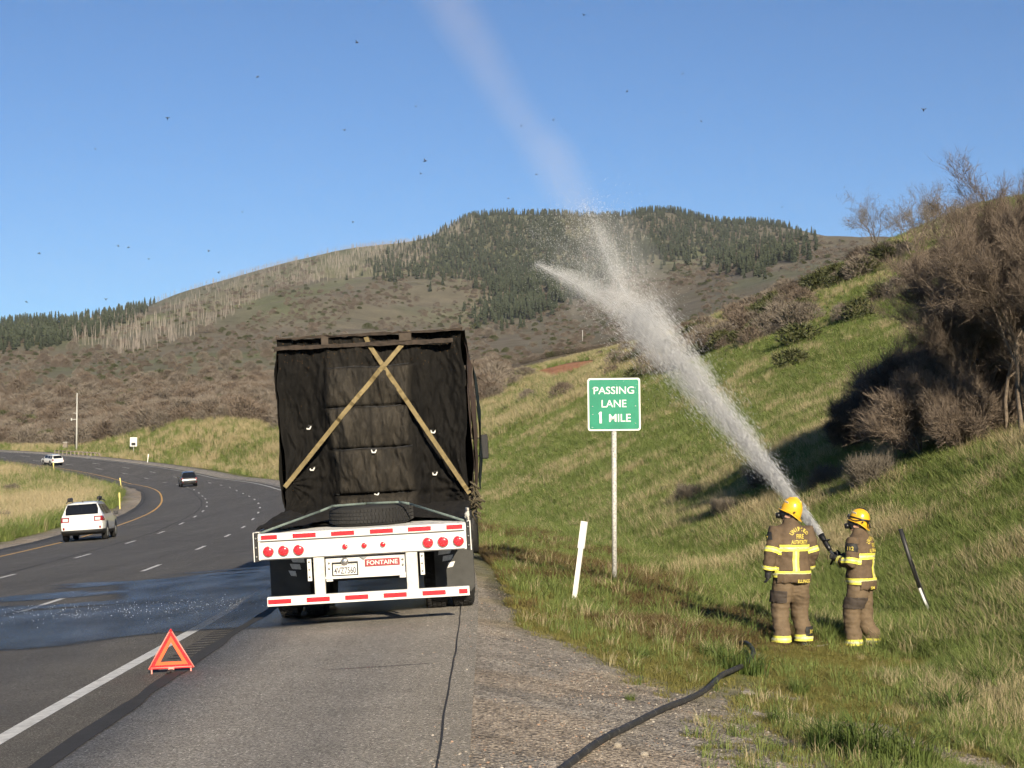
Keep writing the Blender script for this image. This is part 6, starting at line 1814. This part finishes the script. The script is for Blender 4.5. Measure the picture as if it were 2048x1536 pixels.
pud = obj('water', wme, ground_like('water film', wetm)); tag(pud, 'film of water across the lanes', kind='structure')
bm = bmesh.new(); bm.from_mesh(pud.data); bmesh.ops.delete(bm, geom=[v for v in bm.verts if not v.link_faces], context='VERTS'); bm.to_mesh(pud.data); bm.free()
# drops splashing up where the spray falls back
rg = np.random.default_rng(44); n = 420
px_ = rg.uniform(0, 560, n); py_ = 1232 - px_ * .045 + rg.normal(0, 9, n); sd_ = []
for a, b in zip(px_, py_):
    t_ = hit(a, b, 14, 45); sd_.append((t_.x, t_.y, t_.z + .012 + abs(rg.normal(0, .02))))
sd_ = np.array(sd_); rad = rg.uniform(.002, .006, n)
oc = np.array([(1, 0, 0), (-1, 0, 0), (0, 1, 0), (0, -1, 0), (0, 0, 1.4), (0, 0, -1)], float)
oF = np.array([(0, 2, 4), (2, 1, 4), (1, 3, 4), (3, 0, 4), (2, 0, 5), (1, 2, 5), (3, 1, 5), (0, 3, 5)])
sp = obj('splash_drops', mesh_np('splash', (sd_[:, None] + oc[None] * rad[:, None, None]).reshape(-1, 3), (np.arange(n)[:, None, None] * 6 + oF[None]).reshape(-1, 3)), mat('splash water', (.85, .87, .9), .1, trans=.3))
tag(sp, 'drops splashing on the wet lane', kind='stuff')
# rumble strip: milled grooves along the shoulder edge
for k in range(34):
    s0 = 18.5 + .30 * k
    o = obj('rumble_groove', strip(.30, .56, s0, s0 + .13, .13, 1, .0035), M_seal, road)

# ================================================================== the jet of water
M_drop = mat('water droplets', (.90, .91, .92), .35, trans=.40)
def path_pts(q): return [pix(*a) for a in q]
def jet(path, rads, n, tmax=1.0, ln=(.03, .10), th=.004, seed=1, pw=1.0, core=.5, jit=.25):
    """n stretched drops along a widening path"""
    rg = np.random.default_rng(seed)
    P = np.array(spline(path, 12)); m = len(P); T_ = np.gradient(P, axis=0); T_ /= np.linalg.norm(T_, axis=1)[:, None]
    Rr = np.interp(np.linspace(0, 1, m), np.linspace(0, 1, len(rads)), rads)
    t = rg.uniform(0, 1, n) ** pw * (m - 1.001); i = t.astype(int); f = (t - i)[:, None]
    c = P[i] * (1 - f) + P[i + 1] * f; d = T_[i]; r_ = Rr[i]
    up = np.cross(d, [0, 1, 0]); up /= np.linalg.norm(up, axis=1)[:, None]; sd = np.cross(d, up)
    a = rg.uniform(0, 2 * math.pi, n); q = np.abs(rg.normal(0, core, n)); q = np.where(q > 1.6, rg.uniform(0, 1, n), q)
    # streaky clumping along the stream
    cl = vnoise(a * 2.2, t * .35, seed); q = q * (.8 + .5 * cl)
    o = c + (up * np.cos(a)[:, None] + sd * np.sin(a)[:, None]) * (q * r_)[:, None]
    dd = d + rg.normal(0, .05 + jit * .3, (n, 3)); dd /= np.linalg.norm(dd, axis=1)[:, None]
    l = rg.uniform(*ln, n)[:, None]; w = (th * rg.uniform(.5, 1.4, n))[:, None]
    e1 = np.cross(dd, rg.normal(size=(n, 3))); e1 /= np.linalg.norm(e1, axis=1)[:, None]; e2 = np.cross(dd, e1)
    V4 = np.stack([o - dd * l / 2, o + e1 * w, o - e1 * w * .5 + e2 * w * .87, o - e1 * w * .5 - e2 * w * .87, o + dd * l / 2], 1).reshape(-1, 3)
    b = np.arange(n)[:, None] * 5
    F = np.concatenate([b + np.array([[0, 2, 1]]), b + np.array([[0, 3, 2]]), b + np.array([[0, 1, 3]]), b + np.array([[4, 1, 2]]), b + np.array([[4, 2, 3]]), b + np.array([[4, 3, 1]])])
    return V4, F
def Yj(px): return float(np.interp(px, [870, 1240, 1641], [30.0, 26.3, tip.y]))
def PJ(px, py, dy=0): return pix(px, py, Yj(px) + dy)
trunk = [tip, PJ(1586, 1000), PJ(1480, 868), PJ(1370, 738), PJ(1270, 628)]
brA = [PJ(1300, 660), PJ(1215, 605), PJ(1150, 566), PJ(1072, 528)]
brB = [PJ(1300, 655), PJ(1235, 560), PJ(1200, 480), PJ(1165, 400)]
brC = [PJ(1320, 690), PJ(1260, 600), PJ(1290, 540), PJ(1330, 500)]
parts_ = [jet(trunk, [.03, .07, .20, .31, .42], 40000, ln=(.03, .14), th=.0015, seed=1, pw=.85, core=.55),
          jet(trunk[1:], [.10, .26, .42, .62], 7000, ln=(.006, .02), th=.0022, seed=2, core=.8),
          jet(brA, [.40, .34, .22, .10], 9000, ln=(.006, .03), th=.0026, seed=3, core=.55),
          jet(brB, [.40, .42, .46, .60], 9000, ln=(.006, .03), th=.0024, seed=4, pw=1.3, core=.6),
          jet([PJ(1240, 610), PJ(1190, 560), PJ(1130, 500), PJ(1060, 460)], [.35, .55, .6, .6], 4500, ln=(.006, .02), th=.0026, seed=5, core=.7)]
Vs, Fs, off = [], [], 0
for v_, f_ in parts_: Vs.append(v_); Fs.append(f_ + off); off += len(v_)
J = obj('water_jet', mesh_np('jet', np.concatenate(Vs), np.concatenate(Fs)), M_drop); tag(J, 'white jet of water shot up left from the nozzle', kind='stuff')

# mist around the jet: scattering air, dense near the stream and thin above
def mistmat(name, dens, scale, lo=.40, hi=.62, col=(.92, .93, .95)):
    m = bpy.data.materials.new(name); m.use_nodes = True; nt = m.node_tree; nt.nodes.clear(); L = nt.links.new
    out = N(nt, 'ShaderNodeOutputMaterial'); pv = N(nt, 'ShaderNodeVolumePrincipled')
    pv.inputs['Color'].default_value = (*col, 1); pv.inputs['Anisotropy'].default_value = -.35
    tc = N(nt, 'ShaderNodeTexCoord'); n1 = N(nt, 'ShaderNodeTexNoise', Scale=scale, Detail=3.0, Roughness=.6); L(tc.outputs['Object'], n1.inputs['Vector'])
    mr = N(nt, 'ShaderNodeMapRange'); mr.inputs['From Min'].default_value = lo; mr.inputs['From Max'].default_value = hi; mr.inputs['To Max'].default_value = dens; L(n1.outputs['Fac'], mr.inputs['Value'])
    L(mr.outputs[0], pv.inputs['Density']); L(pv.outputs[0], out.inputs['Volume'])
    return m
def mist(path, rads, m_, label):
    P = spline(path, 6); rr_ = list(np.interp(np.linspace(0, 1, len(P)), np.linspace(0, 1, len(rads)), rads))
    o = MB().tube(P, rr_, 20).build('mist', m_); tag(o, label, kind='stuff')
    for k_, f_ in ((1, .72), (2, .46)): MB().tube(P[k_:-k_], [q * f_ for q in rr_[k_:-k_]], 16).build('mist_core', m_, o)      # denser towards its heart
    return o
M_mist1 = mistmat('jet mist', .72, 2.6, .28, .66)
M_mist2 = mistmat('drifting mist', .10, .9, .36, .66)
M_mist3 = mistmat('thin plume', .075, .8, .15, .95, (.98, .84, .66))
mist([PJ(1600, 1018), PJ(1470, 857), PJ(1370, 738), PJ(1275, 632)], [.05, .20, .30, .38], M_mist1, 'white mist wrapped around the water jet')
mist([PJ(1320, 680, .4), PJ(1240, 580, .4), PJ(1195, 490, .4), PJ(1165, 425, .4)], [.35, .85, .8, .25], M_mist2, 'mist spreading above the splitting jet')
mist([PJ(1260, 620, -.2), PJ(1180, 575, -.2), PJ(1120, 548, -.2), PJ(1078, 530, -.2)], [.27, .20, .13, .03], M_mist1, 'mist along the left prong of the jet')
mist([PJ(1285, 645), PJ(1240, 565), PJ(1212, 490), PJ(1185, 430)], [.25, .22, .16, .03], mistmat('prong mist', .42, 2.2, .3, .64), 'mist along the upright prong of the jet')
mist([pix(1190, 480, 27.5), pix(1110, 330, 28.3), pix(1030, 220, 29), pix(950, 90, 29.6), pix(860, -60, 30.2)], [.35, .50, .40, .50, .60], M_mist3, 'thin plume of spray drifting up into the sky')

# ================================================================== bees in the air
M_bee = mat('dark bee', (.018, .013, .010), .6)
M_wing = mat('bee wing', (.30, .30, .30), .3, trans=.5)
bb = MB()
for c, r_, l in (((0, .0025, 0), .0022, .0042), ((0, -.004, -.0006), .0026, .0075), ((0, .0062, -.0004), .0018, .003)):
    bb.lathe([(.0002, -l / 2), (r_ * .7, -l * .32), (r_, 0), (r_ * .7, l * .32), (.0002, l / 2)], c, 'y', 8)
bee_me = bb.mesh('bee'); bee_me.materials.append(M_bee)
ww = MB()
for s in (-1, 1): ww.add([(0, .002, .002), (s * .008, .001, .005), (s * .0085, -.004, .005), (s * .001, -.003, .002), (0, .002, .0024), (s * .008, .001, .0054), (s * .0085, -.004, .0054), (s * .001, -.003, .0024)], [(0, 1, 2, 3), (7, 6, 5, 4), (0, 4, 5, 1), (1, 5, 6, 2), (2, 6, 7, 3)])
wing_me = ww.mesh('wings'); wing_me.materials.append(M_wing)
bees = [(714, 85, 4.6), (515, 154, 5.5), (335, 237, 5.0), (689, 260, 5.2), (850, 322, 4.4), (1847, 220, 4.0), (1416, 183, 6.5), (1254, 183, 6.5), (1236, 653, 4.8), (1403, 243, 8), (1168, 30, 6), (1365, 148, 7), (190, 298, 8), (78, 507, 6), (236, 492, 7), (257, 495, 7), (298, 518, 7), (53, 604, 6.5), (212, 599, 6), (485, 424, 8), (418, 502, 7), (437, 545, 5.5), (1107, 240, 7.5), (1043, 252, 7.5), (1017, 397, 8), (1073, 349, 8), (1108, 421, 6), (1146, 536, 7), (1306, 525, 6.5), (841, 347, 7), (832, 213, 8), (705, 444, 7), (1564, 414, 7)]
for i, (px_, py_, Y_) in enumerate(bees):
    o = bpy.data.objects.new('bee', bee_me); link(o); o.location = pix(px_, py_, Y_ * 1.0)
    o.rotation_euler = (random.uniform(-.6, .6), random.uniform(-.5, .5), random.uniform(0, 6.28)); o.scale = (.72,) * 3
    w = bpy.data.objects.new('wings', wing_me); link(w, o)
    tag(o, 'tiny dark bee flying in the air', 'bee', 'bees flying in the air')

# ================================================================== the air: thin haze over the whole valley
hz = MB().box((0, 0, 0), (15000, 15000, 800)).build('haze', None, None, (0, 0, float(gz.min()) - 2 + 400))
hm_ = bpy.data.materials.new('valley haze'); hm_.use_nodes = True; nt = hm_.node_tree; nt.nodes.clear()
o_ = nt.nodes.new('ShaderNodeOutputMaterial'); pv = nt.nodes.new('ShaderNodeVolumePrincipled'); pv.inputs['Color'].default_value = (.88, .93, 1, 1); pv.inputs['Density'].default_value = 3.6e-5
nt.links.new(pv.outputs[0], o_.inputs['Volume']); hz.data.materials.append(hm_); tag(hz, 'thin pale haze over the valley', kind='stuff')
